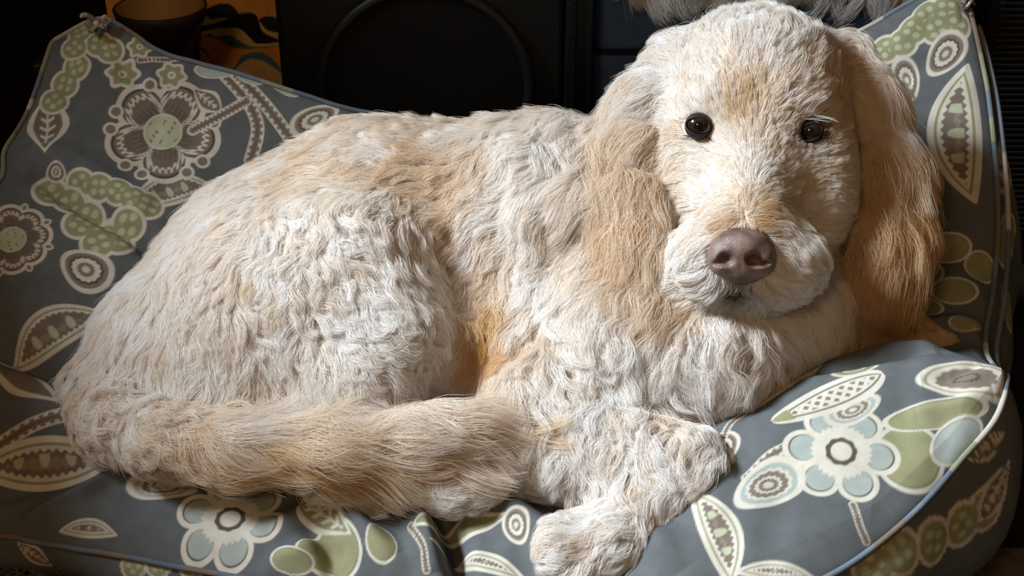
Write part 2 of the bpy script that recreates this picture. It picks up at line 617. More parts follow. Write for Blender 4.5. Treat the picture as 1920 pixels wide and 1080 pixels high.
INNER = [(-.515, 1.395, .257), (-.499, 1.302, .195), (-.504, 1.184, .131), (-.60, 1.25, .165), (-.353, 1.126, .128), (-.447, 1.529, .328), (-.43, 1.428, .268),
         (-.30, 1.52, .285), (-.3, 1.30, .13), (-.1, 1.30, .12), (.1, 1.30, .12), (.25, 1.30, .13), (0, 1.2, .125), (-.2, 1.2, .125), (.30, 1.40, .16),
         (.47, 1.42, .285), (.43, 1.33, .205), (.40, 1.27, .19), (.398, 1.195, .243), (.43, 1.14, .262), (.40, 1.10, .243), (.308, 1.0585, .216), (.36, 1.13, .246), (.2478, 1.150, .2114), (.32, 1.19, .225),
         (.30, 1.25, .165), (.15, 1.115, .182), (.19, 1.017, .184), (.2086, .962, .164), (-.132, 1.038, .121), (-.005, 1.03, .132), (.06, 1.08, .132), (0.0, 1.1, .125), (-.2, 1.09, .125),
         (.40, 1.50, .345), (.25, 1.5, .22), (0, 1.48, .19), (-.15, 1.5, .21), (.1, 1.0, .138), (.48, 1.50, .385)]
ef, er, eb, el = [resample(catmull(e, 400), 200) for e in (EDGE_F, EDGE_R, EDGE_B, EDGE_L)]


def lookup(c, t):
    x = np.asarray(t) * (len(c) - 1)
    i = np.clip(np.floor(x).astype(int), 0, len(c) - 2)
    f = (x - i)[..., None]
    return c[i] * (1 - f) + c[i + 1] * f


def coons(u, v):
    """plan position (x, y) of a point of the top panel"""
    F_, B_, L_, R_ = lookup(ef, u), lookup(eb, u), lookup(el, v), lookup(er, v)
    u_, v_ = u[..., None], v[..., None]
    c = (1 - u_) * (1 - v_) * ef[0] + u_ * (1 - v_) * ef[-1] + (1 - u_) * v_ * eb[0] + u_ * v_ * eb[-1]
    return (1 - v_) * F_ + v_ * B_ + (1 - u_) * L_ + u_ * R_ - c


ctrl = np.concatenate([ef[::12], er[::16], eb[::12], el[::16], np.array(INNER)])
_, keep_i = np.unique(np.round(ctrl[:, :2] / 0.012), axis=0, return_index=True)
ctrl = ctrl[keep_i]


def tps(a, b):
    r2 = ((a[..., None, :] - b) ** 2).sum(-1)
    return 0.5 * r2 * np.log(r2 + 1e-10)


nc = len(ctrl)
Mx = np.zeros((nc + 3, nc + 3))
Mx[:nc, :nc] = tps(ctrl[:, :2], ctrl[:, :2]) + np.eye(nc) * 2e-5
Mx[:nc, nc] = Mx[nc, :nc] = 1
Mx[:nc, nc + 1:] = ctrl[:, :2]
Mx[nc + 1:, :nc] = ctrl[:, :2].T
sol = np.linalg.solve(Mx, np.r_[ctrl[:, 2], 0, 0, 0])


def seg_dist(XY, pts):
    """distance to a polyline, and the position along it from 0 to 1"""
    best = np.full(XY.shape[:-1], 9.0)
    tpos = np.zeros(XY.shape[:-1])
    side = np.zeros(XY.shape[:-1])
    pts = np.asarray(pts, float)
    n = len(pts) - 1
    for i in range(n):
        a, b = pts[i], pts[i + 1]
        ba = b - a
        h = np.clip(((XY - a) @ ba) / (ba @ ba), 0, 1)
        w_ = XY - a - h[..., None] * ba
        d = np.linalg.norm(w_, axis=-1)
        m = d < best
        best[m] = d[m]
        tpos[m] = ((i + h) / n)[m]
        side[m] = (ba[0] * w_[..., 1] - ba[1] * w_[..., 0])[m]
    return best, tpos, np.sign(side)


# folds pressed into the cloth: (points on the plan, width, height)
FOLDS = [
    ([(-.56, 1.47), (-.50, 1.447), (-.43, 1.415), (-.37, 1.385)], .010, -.020), ([(-.56, 1.495), (-.49, 1.472), (-.41, 1.437)], .016, .014),
    ([(-.56, 1.285), (-.49, 1.262), (-.42, 1.235)], .012, -.022), ([(-.58, 1.255), (-.50, 1.235), (-.42, 1.20)], .018, .012),
    ([(-.52, 1.10), (-.44, 1.125), (-.37, 1.152), (-.32, 1.165)], .006, .012), ([(-.56, 1.14), (-.46, 1.152), (-.38, 1.17)], .012, -.014),
    ([(-.60, 1.19), (-.50, 1.20), (-.41, 1.19)], .022, .014),
    ([(-.24, 1.06), (-.17, 1.085), (-.145, 1.05), (-.11, 1.01)], .012, .020), ([(-.175, 1.05), (-.215, 1.02), (-.25, 1.0)], .012, .014),
    ([(-.20, 1.07), (-.17, 1.03), (-.16, .99)], .010, -.016), ([(-.098, 1.09), (-.085, 1.05), (-.07, .99)], .011, .024),
    ([(-.068, 1.08), (-.055, 1.03), (-.045, .98)], .009, -.030), ([(-.05, 1.09), (-.005, 1.07), (.03, 1.03), (.05, .98)], .016, .022),
    ([(.055, 1.05), (.07, 1.01), (.09, .97)], .010, -.018), ([(.11, 1.03), (.13, 1.0), (.15, .96)], .013, .012),
    ([(.30, 1.175), (.36, 1.168), (.42, 1.168)], .008, -.012), ([(.31, 1.20), (.37, 1.195), (.43, 1.19)], .010, .010),
    ([(-.53, 1.59), (-.50, 1.57), (-.46, 1.565)], .008, .008), ([(-.55, 1.57), (-.52, 1.55), (-.49, 1.55)], .007, -.006), ([(-.47, 1.60), (-.46, 1.58), (-.43, 1.575)], .008, -.008),
    ([(.44, 1.555), (.48, 1.57), (.52, 1.56)], .008, .012), ([(.42, 1.53), (.47, 1.53), (.52, 1.52)], .010, -.008), ([(.45, 1.13), (.42, 1.12), (.39, 1.12)], .006, -.008),
    ([(.455, 1.10), (.42, 1.09), (.38, 1.09)], .006, .006), ([(.20, 1.06), (.27, 1.03), (.33, 1.01)], .014, -.005), ([(.47, 1.36), (.50, 1.33), (.52, 1.31)], .010, .012),
    ([(.44, 1.30), (.48, 1.29), (.51, 1.27)], .010, .014),
]


def height(XY):
    z = tps(XY, ctrl[:, :2]) @ sol[:nc] + sol[nc] + XY @ sol[nc + 1:]
    return z


def fold_z(XY):
    z = np.zeros(XY.shape[:-1])
    for pts, wd, hh in FOLDS:
        d, t, _ = seg_dist(XY, pts)
        z += hh * np.exp(-(d / (1.25 * wd)) ** 2) * np.sin(np.pi * np.clip(t, 0.02, 0.98)) ** 0.5
    x, y = XY[..., 0], XY[..., 1]
    z += 0.0022 * np.sin(31 * x + 17 * y + 2 * np.sin(23 * y)) * np.sin(27 * y - 11 * x + 1)
    z += 0.0010 * np.sin(74 * x - 41 * y + 3 * np.sin(31 * x))
    return z


NU, NV = 1040, 640
uu, vv = np.meshgrid(np.linspace(0, 1, NU), np.linspace(0, 1, NV), indexing='ij')
XYZ = coons(uu, vv)
for i in range(0, NU, 130):
    XYZ[i:i + 130, :, 2] = height(XYZ[i:i + 130, :, :2])
edge_fade = np.clip(np.minimum(np.minimum(uu, 1 - uu), np.minimum(vv, 1 - vv) * 0.7) / 0.02, 0, 1)
XYZ[..., 2] += fold_z(XYZ[..., :2]) * (0.35 + 0.65 * edge_fade)
puff = np.minimum(np.minimum(uu, 1 - uu) * 1.2, np.minimum(vv, 1 - vv) * 0.65)
XYZ[..., 2] += 0.012 * np.sqrt(np.clip(puff / 0.03, 0, 1)) - 0.012
VT = XYZ.reshape(-1, 3)
ii, jj = np.meshgrid(np.arange(NU - 1), np.arange(NV - 1), indexing='ij')
FT = np.stack([ii * NV + jj, (ii + 1) * NV + jj, (ii + 1) * NV + jj + 1, ii * NV + jj + 1], -1).reshape(-1, 4)

BLUE, WHITE, TAUPE, DARK, GREEN, AQUA = [lin(c) for c in ((92, 95, 97), (198, 192, 180), (122, 110, 100), (80, 71, 65), (140, 139, 107), (156, 163, 158))]
PALEG = lin((172, 176, 150))


def ssd(d, w=0.0006):
    return np.clip(0.5 - d / (2 * w), 0, 1)


class Paint:
    def __init__(self, V):
        self.V = V
        self.C = np.tile(BLUE, (len(V), 1))

    def frame(self, c, tip, reach):
        """vertices near c and their coordinates along and across the axis c -> tip, in metres"""
        c, tip = np.asarray(c, float), np.asarray(tip, float)
        m = np.flatnonzero(((self.V - c) ** 2).sum(1) < reach * reach)
        q = self.V[m] - c
        e1 = tip - c
        L = np.linalg.norm(e1)
        e1 /= L
        if len(m) > 30:                      # plane of the cloth here
            near = q[(q ** 2).sum(1) < (0.35 * reach) ** 2]
            if len(near) < 20:
                near = q
            _, _, vt = np.linalg.svd(near[::max(1, len(near) // 400)] - near.mean(0), full_matrices=False)
            n = vt[2]
        else:
            n = np.array([0, 0, 1.0])
        if n.dot(CAM - c) < 0:
            n = -n
        e1 = e1 - n * e1.dot(n)
        e1 /= np.linalg.norm(e1)
        e2 = np.cross(n, e1)
        return m, q @ e1 / L, q @ e2 / L, L

    def put(self, m, d, L, col, w=0.0006):
        """lay a colour where d (in units of L) is below zero"""
        a = ssd(d * L, w)[:, None]
        self.C[m] = self.C[m] * (1 - a) + col * a

    # ---- motifs
    def flower(self, c, tip, n=5, ph=0.0, pet=TAUPE, heart=PALEG, ring=DARK, style=0):
        m, x, y, L = self.frame(c, tip, 1.35 * np.linalg.norm(np.subtract(tip, c)))
        r, th = np.hypot(x, y), np.arctan2(y, x) + ph
        k = np.round(th / (2 * np.pi / n)) * (2 * np.pi / n)
        lx, ly = r * np.cos(th - k), r * np.sin(th - k)
        pr = (0.40 if n == 5 else 0.33) if style == 0 else 0.29
        d = np.hypot((lx - (0.60 if style == 0 else 0.68)), ly * 1.0) - pr
        d0 = np.minimum(d, r - 0.5)
        self.put(m, d0 - 0.085, L, WHITE)
        self.put(m, d + 0.02, L, ring)
        self.put(m, np.hypot(lx - (0.575 if style == 0 else 0.66), ly) - pr * 0.88, L, pet)
        if style == 0:
            saw = 0.035 * np.sign(np.sin(ly * 60))
            self.put(m, np.abs(np.hypot(lx - 0.50, ly) - pr * 0.72 - saw) - 0.045, L, WHITE)
            self.put(m, np.hypot(lx - 0.50, ly) - pr * 0.60, L, pet * 0.85)
            self.put(m, np.maximum(np.hypot(lx - 0.36, ly * 0.8) - 0.14 - 0.07 * np.sign(np.sin(ly * 70)), -ly * 0), L, ring * 1.1)
            dd = np.hypot(lx - 0.86, np.abs(ly) - 0.40) - 0.09
            self.put(m, dd - 0.05, L, WHITE)
            self.put(m, dd, L, pet)
        else:
            saw = 0.06 * np.abs(((ly * 9) % 1) - 0.5) * 2
            self.put(m, np.maximum(r - 0.50 - saw, 0 * r - 1), L, WHITE)
        self.put(m, r - (0.36 if style == 0 else 0.40), L, WHITE)
        if style == 0:
            self.put(m, r - 0.33, L, heart)
            self.put(m, np.maximum(r - 0.30, np.abs(((x * 5.5 + 0.6 * np.sin(y * 20)) % 1) - 0.5) * 0.18 + np.abs(((y * 4.0 + x * 3) % 1) - 0.5) * 0.25 - 0.055), L, pet * 1.05)
        else:
            self.put(m, r - 0.28 - 0.01 * np.sin(th * 9), L, ring * 1.2)
            self.put(m, r - 0.19, L, WHITE)

    def star(self, c, tip, n=6):
        m, x, y, L = self.frame(c, tip, 1.5 * np.linalg.norm(np.subtract(tip, c)))
        r, th = np.hypot(x, y), np.arctan2(y, x)
        rr = 0.88 + 0.12 * np.cos(n * th)
        self.put(m, r - rr - 0.16, L, WHITE)
        self.put(m, r - rr + 0.10, L, GREEN)
        self.put(m, r - 0.30, L, WHITE)
        self.put(m, r - 0.13, L, GREEN)

    def leaf(self, c, tip, wd=0.45, fill=TAUPE, fern=True):
        m, x, y, L = self.frame(c, tip, 1.4 * np.linalg.norm(np.subtract(tip, c)))
        e = np.clip(1 - np.abs(x) ** 1.6, 0, 1)
        prof = wd * e * (1 + 0.35 * -x)
        d = np.where(np.abs(x) < 1, np.abs(y) - prof, np.hypot(np.abs(x) - 1, y))
        self.put(m, d - 0.02, L, WHITE)
        self.put(m, np.where(np.abs(x) < 0.86, np.abs(y) - prof * 0.76 + 0.03, 1), L, fill)
        self.put(m, np.where(np.abs(x) < 0.84, np.abs(y + 0.02) - prof * 0.70 + 0.05, 1), L, fill * 0.85)
        if fern:
            sp = np.abs(((x * 3.2 + np.abs(y) * 2.4) % 1) - 0.5) - 0.22 + np.abs(y) * 0.35
            self.put(m, np.where(np.abs(x) < 0.68, np.maximum(sp * 0.2, np.abs(y) - 0.23 * e), 1), L, WHITE)
            self.put(m, np.where(np.abs(x) < 0.68, np.abs(y) - 0.03, 1), L, WHITE)

    def melon(self, c, tip, wd=0.5, stripe=GREEN, flat=0.12):
        """a big slice: nested bands and a toothed edge round a dark heart"""
        m, x, y, L = self.frame(c, tip, max(1.35, wd + 0.3, flat + 0.3) * np.linalg.norm(np.subtract(tip, c)))
        prof = wd * np.clip(1 - np.abs(x) ** 2.0, 0, 1)
        low = -flat * np.clip(1 - np.abs(x) ** 2.0, 0, 1)
        d = np.where(np.abs(x) < 1, np.maximum(y - prof, low - y), 1.0)
        self.put(m, d - 0.015, L, WHITE)
        self.put(m, d + 0.075, L, stripe)
        self.put(m, d + 0.115, L, WHITE)
        saw = 0.05 * np.abs(((x * 9) % 1) - 0.5) * 2
        self.put(m, d + 0.155 + saw, L, TAUPE * 0.9)
        self.put(m, np.maximum(d + 0.24 + saw, y - 0.35 * prof - 0.10 * np.abs(((x * 5) % 1) - 0.5)), L, TAUPE * 1.25)
        for k in (-0.35, 0.0, 0.35):
            ax = np.hypot((x - k) * 1.0, (y - 0.30 * wd) * 0.45)
            self.put(m, np.maximum(ax - 0.07, d + 0.22), L, PALEG)

    def eye(self, c, tip, wd=0.55, cols=None):
        m, x, y, L = self.frame(c, tip, 1.4 * np.linalg.norm(np.subtract(tip, c)))
        s = wd * (1.0 - 0.25 * x)
        r = np.hypot(x, y / s)
        th = np.arctan2(y / s, x)
        cols = cols or ((1.05, WHITE), (0.84, AQUA), (0.68, WHITE), (0.58, TAUPE), (0.40, WHITE), (0.30, TAUPE), (0.16, WHITE))
        for q, cc in cols:
            wob = 0.025 * np.sin(th * 14) if q < 0.8 else 0
            self.put(m, (r - q - wob) * wd, L, cc)

    def berry(self, pts, rad, fill=GREEN):
        """lobes with pale dots: pts are lobe centres"""
        C0 = np.mean(pts, 0)
        R = max(np.linalg.norm(np.subtract(p, C0)) for p in pts) + rad * 2
        m, x, y, L = self.frame(C0, np.asarray(pts[-1], float) + 1e-4, R)
        q = self.V[m]
        ds = np.min([np.linalg.norm(q - np.asarray(p), axis=1) for p in pts], 0)
        self.put(m, (ds - rad) / L, L, WHITE)
        for i, p in enumerate(pts):
            dp = np.linalg.norm(q - np.asarray(p), axis=1)
            self.put(m, (dp - rad * 0.80) / L, L, fill)
            xx, yy = x * L, y * L
            px_, py_ = ((np.asarray(p) - C0) @ self._e(m, x, y, L, q, C0)).tolist()
            for k in range(4):
                a = k * 1.57 + i
                dd = np.hypot((xx - px_ - math.cos(a) * rad * 0.38) / 1.2, (yy - py_ - math.sin(a) * rad * 0.38)) - rad * 0.17
                self.put(m, dd / L, L, PALEG)

    def _e(self, m, x, y, L, q, c):
        A_ = np.stack([x * L, y * L], 1)
        s, *_ = np.linalg.lstsq(q - c, A_, rcond=None)
        return s

    def stem(self, pts, wd, fill=TAUPE):
        P3 = catmull(pts, 24)
        C0 = P3.mean(0)
        R = np.linalg.norm(P3 - C0, axis=1).max() + wd * 3
        m = np.flatnonzero(((self.V - C0) ** 2).sum(1) < R * R)
        d, t, sd = seg_dist(self.V[m], P3) if False else self._sd3(self.V[m], P3)
        self.put(m, d - wd, 1, WHITE)
        wob = 0.16 * wd * np.sign(np.sin(t * 90))
        self.put(m, d - wd * 0.60 - wob, 1, fill)
        self.put(m, np.abs(d - wd * 0.12) - wd * 0.12, 1, fill * 0.7)

    def _sd3(self, q, P3):
        best = np.full(len(q), 9.0)
        tp = np.zeros(len(q))
        n = len(P3) - 1
        for i in range(n):
            a, b = P3[i], P3[i + 1]
            ba = b - a
            h = np.clip(((q - a) @ ba) / (ba @ ba + 1e-12), 0, 1)
            d = np.linalg.norm(q - a - h[:, None] * ba, axis=1)
            mm = d < best
            best[mm] = d[mm]
            tp[mm] = ((i + h) / n)[mm]
        return best, tp, None

    def pod(self, c, tip, wd=0.4):
        m, x, y, L = self.frame(c, tip, 1.4 * np.linalg.norm(np.subtract(tip, c)))
        prof = wd * np.sqrt(np.clip(1 - x * x, 0, 1)) * (1 + 0.2 * x)
        d = np.where(np.abs(x) < 1, np.abs(y) - prof, 1)
        self.put(m, d - 0.02, L, WHITE)
        self.put(m, d + 0.09, L, TAUPE * 0.9)
        self.put(m, d + 0.13, L, WHITE)
        a_ = np.abs(((x * 5 + y * 5) % 1) - 0.5)
        b_ = np.abs(((x * 5 - y * 5) % 1) - 0.5)
        self.put(m, np.maximum(d + 0.17, 0.20 - np.minimum(a_, b_) * 0.9), L, TAUPE)
        self.put(m, np.where(np.abs(x + 0.82) < 0.16, np.abs(y) - prof * 0.7, 1), L, GREEN)

    def blob(self, c, tip, wd=0.7, fill=GREEN):
        m, x, y, L = self.frame(c, tip, 1.4 * np.linalg.norm(np.subtract(tip, c)))
        r = np.hypot(x, y / wd)
        self.put(m, (r - 1.10), L, WHITE)
        self.put(m, (r - 0.96), L, fill * 0.75)
        self.put(m, (np.hypot(x + 0.03, (y + 0.02) / wd) - 0.92), L, fill)


def paint_print(V, motifs):
    p = Paint(np.asarray(V, float))
    for mt in motifs:
        getattr(p, mt[0])(*mt[1], **(mt[2] if len(mt) > 2 else {}))
    return p.C


EYE_T = ((1.05, WHITE), (0.84, TAUPE), (0.66, DARK), (0.56, WHITE), (0.34, TAUPE), (0.16, WHITE))
EYE_G = ((1.05, WHITE), (0.86, GREEN), (0.62, DARK), (0.54, WHITE), (0.36, GREEN))
EYE_M = ((1.06, WHITE), (0.90, GREEN), (0.82, WHITE), (0.64, TAUPE), (0.30, DARK), (0.22, TAUPE))
# each motif: kind, place on the cloth, size and colours
TOP_MOTIFS = [
    ('melon', ((-0.392, 1.462, 0.274), (-0.349, 1.491, 0.275)), dict(wd=0.7)),
    ('flower', ((-0.413, 1.533, 0.328), (-0.405, 1.483, 0.29)), dict(n=5)),
    ('star', ((-0.464, 1.577, 0.383), (-0.446, 1.579, 0.382)), dict()),
    ('star', ((-0.406, 1.58, 0.381), (-0.39, 1.58, 0.378)), dict()),
    ('star', ((-0.445, 1.6, 0.409), (-0.432, 1.602, 0.405)), dict()),
    ('leaf', ((-0.544, 1.521, 0.34), (-0.539, 1.484, 0.325)), dict(wd=0.6)),
    ('leaf', ((-0.364, 1.566, 0.355), (-0.381, 1.573, 0.367)), dict(wd=0.62)),
    ('berry', ([(-0.517, 1.576, 0.393), (-0.53, 1.566, 0.375), (-0.541, 1.548, 0.361)], 0.0181), dict()),
    ('berry', ([(-0.517, 1.613, 0.423), (-0.493, 1.597, 0.414), (-0.522, 1.596, 0.409), (-0.479, 1.592, 0.408)], 0.0176), dict()),
    ('stem', ([(-0.343, 1.591, 0.374), (-0.317, 1.571, 0.351), (-0.304, 1.552, 0.325), (-0.311, 1.525, 0.295)], 0.0079), dict()),
    ('stem', ([(-0.332, 1.597, 0.374), (-0.297, 1.573, 0.347), (-0.265, 1.551, 0.31)], 0.008), dict()),
    ('stem', ([(-0.379, 1.538, 0.328), (-0.349, 1.554, 0.339), (-0.319, 1.571, 0.351)], 0.0065), dict()),
    ('stem', ([(-0.444, 1.588, 0.397), (-0.415, 1.594, 0.395), (-0.391, 1.602, 0.397)], 0.004), dict()),
    ('blob', ((-0.357, 1.597, 0.38), (-0.334, 1.6, 0.381)), dict(wd=0.45, fill=AQUA)),
    ('blob', ((-0.315, 1.598, 0.373), (-0.3, 1.597, 0.368)), dict(wd=0.5, fill=AQUA)),
    ('blob', ((-0.274, 1.594, 0.359), (-0.26, 1.591, 0.351)), dict(wd=0.4, fill=AQUA)),
    ('eye', ((-0.238, 1.572, 0.327), (-0.212, 1.588, 0.335)), dict(wd=0.5, cols=EYE_T)),
    ('berry', ([(-0.496, 1.46, 0.296), (-0.474, 1.454, 0.294), (-0.451, 1.449, 0.292), (-0.433, 1.443, 0.286), (-0.416, 1.443, 0.277)], 0.0186), dict()),
    ('berry', ([(-0.531, 1.454, 0.284), (-0.509, 1.45, 0.273), (-0.487, 1.439, 0.262), (-0.463, 1.414, 0.259), (-0.445, 1.404, 0.253), (-0.489, 1.417, 0.266), (-0.465, 1.396, 0.253), (-0.439, 1.427, 0.26)], 0.022), dict()),
    ('eye', ((-0.525, 1.47, 0.306), (-0.525, 1.476, 0.317)), dict(wd=0.9, cols=EYE_T)),
    ('flower', ((-0.56, 1.391, 0.26), (-0.523, 1.373, 0.244)), dict(n=8)),
    ('eye', ((-0.475, 1.368, 0.234), (-0.501, 1.38, 0.246)), dict(wd=0.75, cols=EYE_T)),
    ('melon', ((-0.49, 1.291, 0.187), (-0.444, 1.327, 0.199)), dict(wd=0.75)),
    ('leaf', ((-0.516, 1.24, 0.172), (-0.471, 1.209, 0.166)), dict(wd=0.3, fern=False)),
    ('stem', ([(-0.53, 1.178, 0.132), (-0.491, 1.192, 0.151), (-0.442, 1.198, 0.157), (-0.388, 1.189, 0.139)], 0.0083), dict()),
    ('melon', ((-0.481, 1.163, 0.119), (-0.403, 1.166, 0.123)), dict(wd=0.36, flat=0.34)),
    ('eye', ((-0.351, 1.119, 0.126), (-0.315, 1.112, 0.126)), dict(wd=0.42)),
    ('flower', ((-0.275, 1.076, 0.119), (-0.225, 1.058, 0.125)), dict(n=6, style=1, pet=AQUA)),
    ('melon', ((-0.421, 1.088, 0.09), (-0.389, 1.079, 0.095)), dict(wd=0.45)),
    ('blob', ((-0.162, 1.037, 0.114), (-0.152, 1.007, 0.107)), dict(wd=0.7)),
    ('blob', ((-0.122, 1.027, 0.135), (-0.117, 1.009, 0.124)), dict(wd=0.6)),
    ('blob', ((-0.208, 1.019, 0.115), (-0.188, 1.017, 0.111)), dict(wd=0.6)),
    ('leaf', ((-0.18, 1.067, 0.129), (-0.154, 1.042, 0.129)), dict(wd=0.5, fill=GREEN)),
    ('leaf', ((-0.04, 1.053, 0.129), (-0.002, 1.05, 0.148)), dict(wd=0.3, fill=GREEN, fern=False)),
    ('eye', ((0.004, 1.036, 0.144), (0.009, 1.019, 0.136)), dict(wd=0.7, cols=EYE_T)),
    ('melon', ((-0.027, 1.001, 0.124), (0.012, 0.98, 0.124)), dict(wd=0.35)),
    ('stem', ([(-0.097, 1.047, 0.134), (-0.084, 1.016, 0.138), (-0.079, 0.995, 0.125)], 0.0041), dict()),
    ('stem', ([(0.218, 1.042, 0.195), (0.244, 1.062, 0.207), (0.275, 1.069, 0.216), (0.29, 1.055, 0.213)], 0.0056), dict()),
    ('stem', ([(0.309, 1.006, 0.192), (0.312, 0.987, 0.185), (0.317, 0.976, 0.175)], 0.004), dict()),
    ('blob', ((0.367, 1.047, 0.216), (0.362, 1.019, 0.199)), dict(wd=0.9)),
    ('blob', ((0.398, 1.085, 0.237), (0.444, 1.09, 0.243)), dict(wd=0.3)),
    ('blob', ((0.414, 1.062, 0.223), (0.437, 1.079, 0.233)), dict(wd=0.55, fill=AQUA)),
    ('flower', ((0.306, 1.056, 0.215), (0.356, 1.045, 0.214)), dict(n=6, style=1, pet=AQUA)),
    ('eye', ((0.236, 1.031, 0.195), (0.206, 1.013, 0.187)), dict(wd=0.62)),
    ('eye', ((0.324, 1.1, 0.231), (0.35, 1.111, 0.238)), dict(wd=0.5)),
    ('pod', ((0.304, 1.118, 0.232), (0.359, 1.137, 0.248)), dict(wd=0.3)),
    ('eye', ((0.432, 1.116, 0.257), (0.389, 1.122, 0.251)), dict(wd=0.48, cols=EYE_M)),
    ('eye', ((0.336, 1.155, 0.241), (0.357, 1.152, 0.248)), dict(wd=0.5, cols=EYE_G)),
    ('eye', ((0.201, 1.08, 0.202), (0.194, 1.061, 0.195)), dict(wd=0.6, cols=EYE_T)),
    ('stem', ([(0.226, 1.127, 0.208), (0.211, 1.113, 0.206), (0.2, 1.086, 0.203)], 0.0037), dict()),
    ('melon', ((0.178, 0.989, 0.17), (0.193, 0.942, 0.149)), dict(wd=0.55)),
    ('melon', ((0.232, 0.948, 0.16), (0.268, 0.946, 0.157)), dict(wd=0.35)),
    ('blob', ((0.169, 1.094, 0.192), (0.184, 1.1, 0.196)), dict(wd=0.5, fill=AQUA)),
    ('leaf', ((0.27, 1.162, 0.218), (0.314, 1.194, 0.221)), dict(wd=0.2, fill=GREEN)),
    ('melon', ((0.521, 1.467, 0.356), (0.522, 1.522, 0.418)), dict(wd=0.58)),
    ('berry', ([(0.435, 1.559, 0.421), (0.452, 1.554, 0.432), (0.464, 1.558, 0.446), (0.48, 1.563, 0.461), (0.5, 1.561, 0.469), (0.509, 1.55, 0.452), (0.489, 1.553, 0.448)], 0.0196), dict()),
    ('eye', ((0.498, 1.534, 0.425), (0.481, 1.523, 0.404)), dict(wd=0.62, cols=EYE_T)),
    ('eye', ((0.456, 1.527, 0.396), (0.459, 1.504, 0.381)), dict(wd=0.5, cols=EYE_T)),
    ('blob', ((0.487, 1.378, 0.256), (0.508, 1.374, 0.261)), dict(wd=0.8)),
    ('blob', ((0.452, 1.367, 0.231), (0.474, 1.351, 0.237)), dict(wd=0.6)),
    ('blob', ((0.484, 1.331, 0.228), (0.504, 1.319, 0.233)), dict(wd=0.6)),
    ('blob', ((0.445, 1.328, 0.209), (0.469, 1.317, 0.212)), dict(wd=0.5)),
    ('blob', ((0.484, 1.283, 0.217), (0.499, 1.282, 0.213)), dict(wd=0.6)),
    ('blob', ((0.516, 1.352, 0.246), (0.531, 1.356, 0.245)), dict(wd=1.2)),
]
SIDE_MOTIFS = [
    ('berry', ([(0.323, 0.962, 0.157), (0.35, 0.978, 0.161), (0.386, 0.999, 0.155), (0.419, 1.023, 0.155), (0.445, 1.04, 0.16)], 0.024), dict()),
    ('leaf', ((0.456, 1.052, 0.171), (0.472, 1.074, 0.19)), dict(wd=0.5)),
    ('leaf', ((0.444, 1.067, 0.213), (0.464, 1.082, 0.217)), dict(wd=0.5)),
    ('berry', ([(-0.37, 1.054, 0.078), (-0.344, 1.05, 0.083), (-0.309, 1.04, 0.089), (-0.275, 1.029, 0.091)], 0.0143), dict()),
    ('leaf', ((-0.482, 1.093, 0.059), (-0.499, 1.101, 0.069)), dict(wd=0.5)),
    ('leaf', ((0.568, 1.473, 0.32), (0.585, 1.522, 0.338)), dict(wd=0.4)),
    ('blob', ((0.558, 1.399, 0.255), (0.572, 1.43, 0.266)), dict(wd=0.6)),
    ('blob', ((0.551, 1.342, 0.199), (0.554, 1.329, 0.178)), dict(wd=0.6)),
]


# fabric: printed colour with a fine weave
M_fab = mat_new('printed_cotton', lin((118, 134, 150)), 0.88, 0.12)
nt = M_fab.node_tree
bs = nt.nodes['Principled BSDF']
at_ = nt.nodes.new('ShaderNodeAttribute')
at_.attribute_name = 'print'
tc = nt.nodes.new('ShaderNodeTexCoord')
nz = nt.nodes.new('ShaderNodeTexNoise')
nz.inputs['Scale'].default_value = 55
nz.inputs['Detail'].default_value = 6
nt.links.new(tc.outputs['Object'], nz.inputs['Vector'])
mr = nt.nodes.new('ShaderNodeMapRange')
mr.inputs['From Min'].default_value = 0.25
mr.inputs['From Max'].default_value = 0.75
mr.inputs['To Min'].default_value = 0.84
mr.inputs['To Max'].default_value = 1.10
nt.links.new(nz.outputs['Fac'], mr.inputs['Value'])
sc = nt.nodes.new('ShaderNodeVectorMath')
sc.operation = 'SCALE'
nt.links.new(at_.outputs['Color'], sc.inputs[0])
nt.links.new(mr.outputs['Result'], sc.inputs['Scale'])
nt.links.new(sc.outputs['Vector'], bs.inputs['Base Color'])
nz2 = nt.nodes.new('ShaderNodeTexNoise')
nz2.inputs['Scale'].default_value = 900
nt.links.new(tc.outputs['Object'], nz2.inputs['Vector'])
bp = nt.nodes.new('ShaderNodeBump')
bp.inputs['Strength'].default_value = 0.25
bp.inputs['Distance'].default_value = 0.0008
nt.links.new(nz2.outputs['Fac'], bp.inputs['Height'])
nt.links.new(bp.outputs['Normal'], bs.inputs['Normal'])


def set_print(o, colr):
    a = o.data.attributes.new('print', 'FLOAT_COLOR', 'POINT')
    a.data.foreach_set('color', np.c_[colr, np.ones(len(colr))].astype(np.float32).ravel())


top = mesh_np('top_panel', VT, FT, M_fab, bed)
set_print(top, paint_print(VT, TOP_MOTIFS))

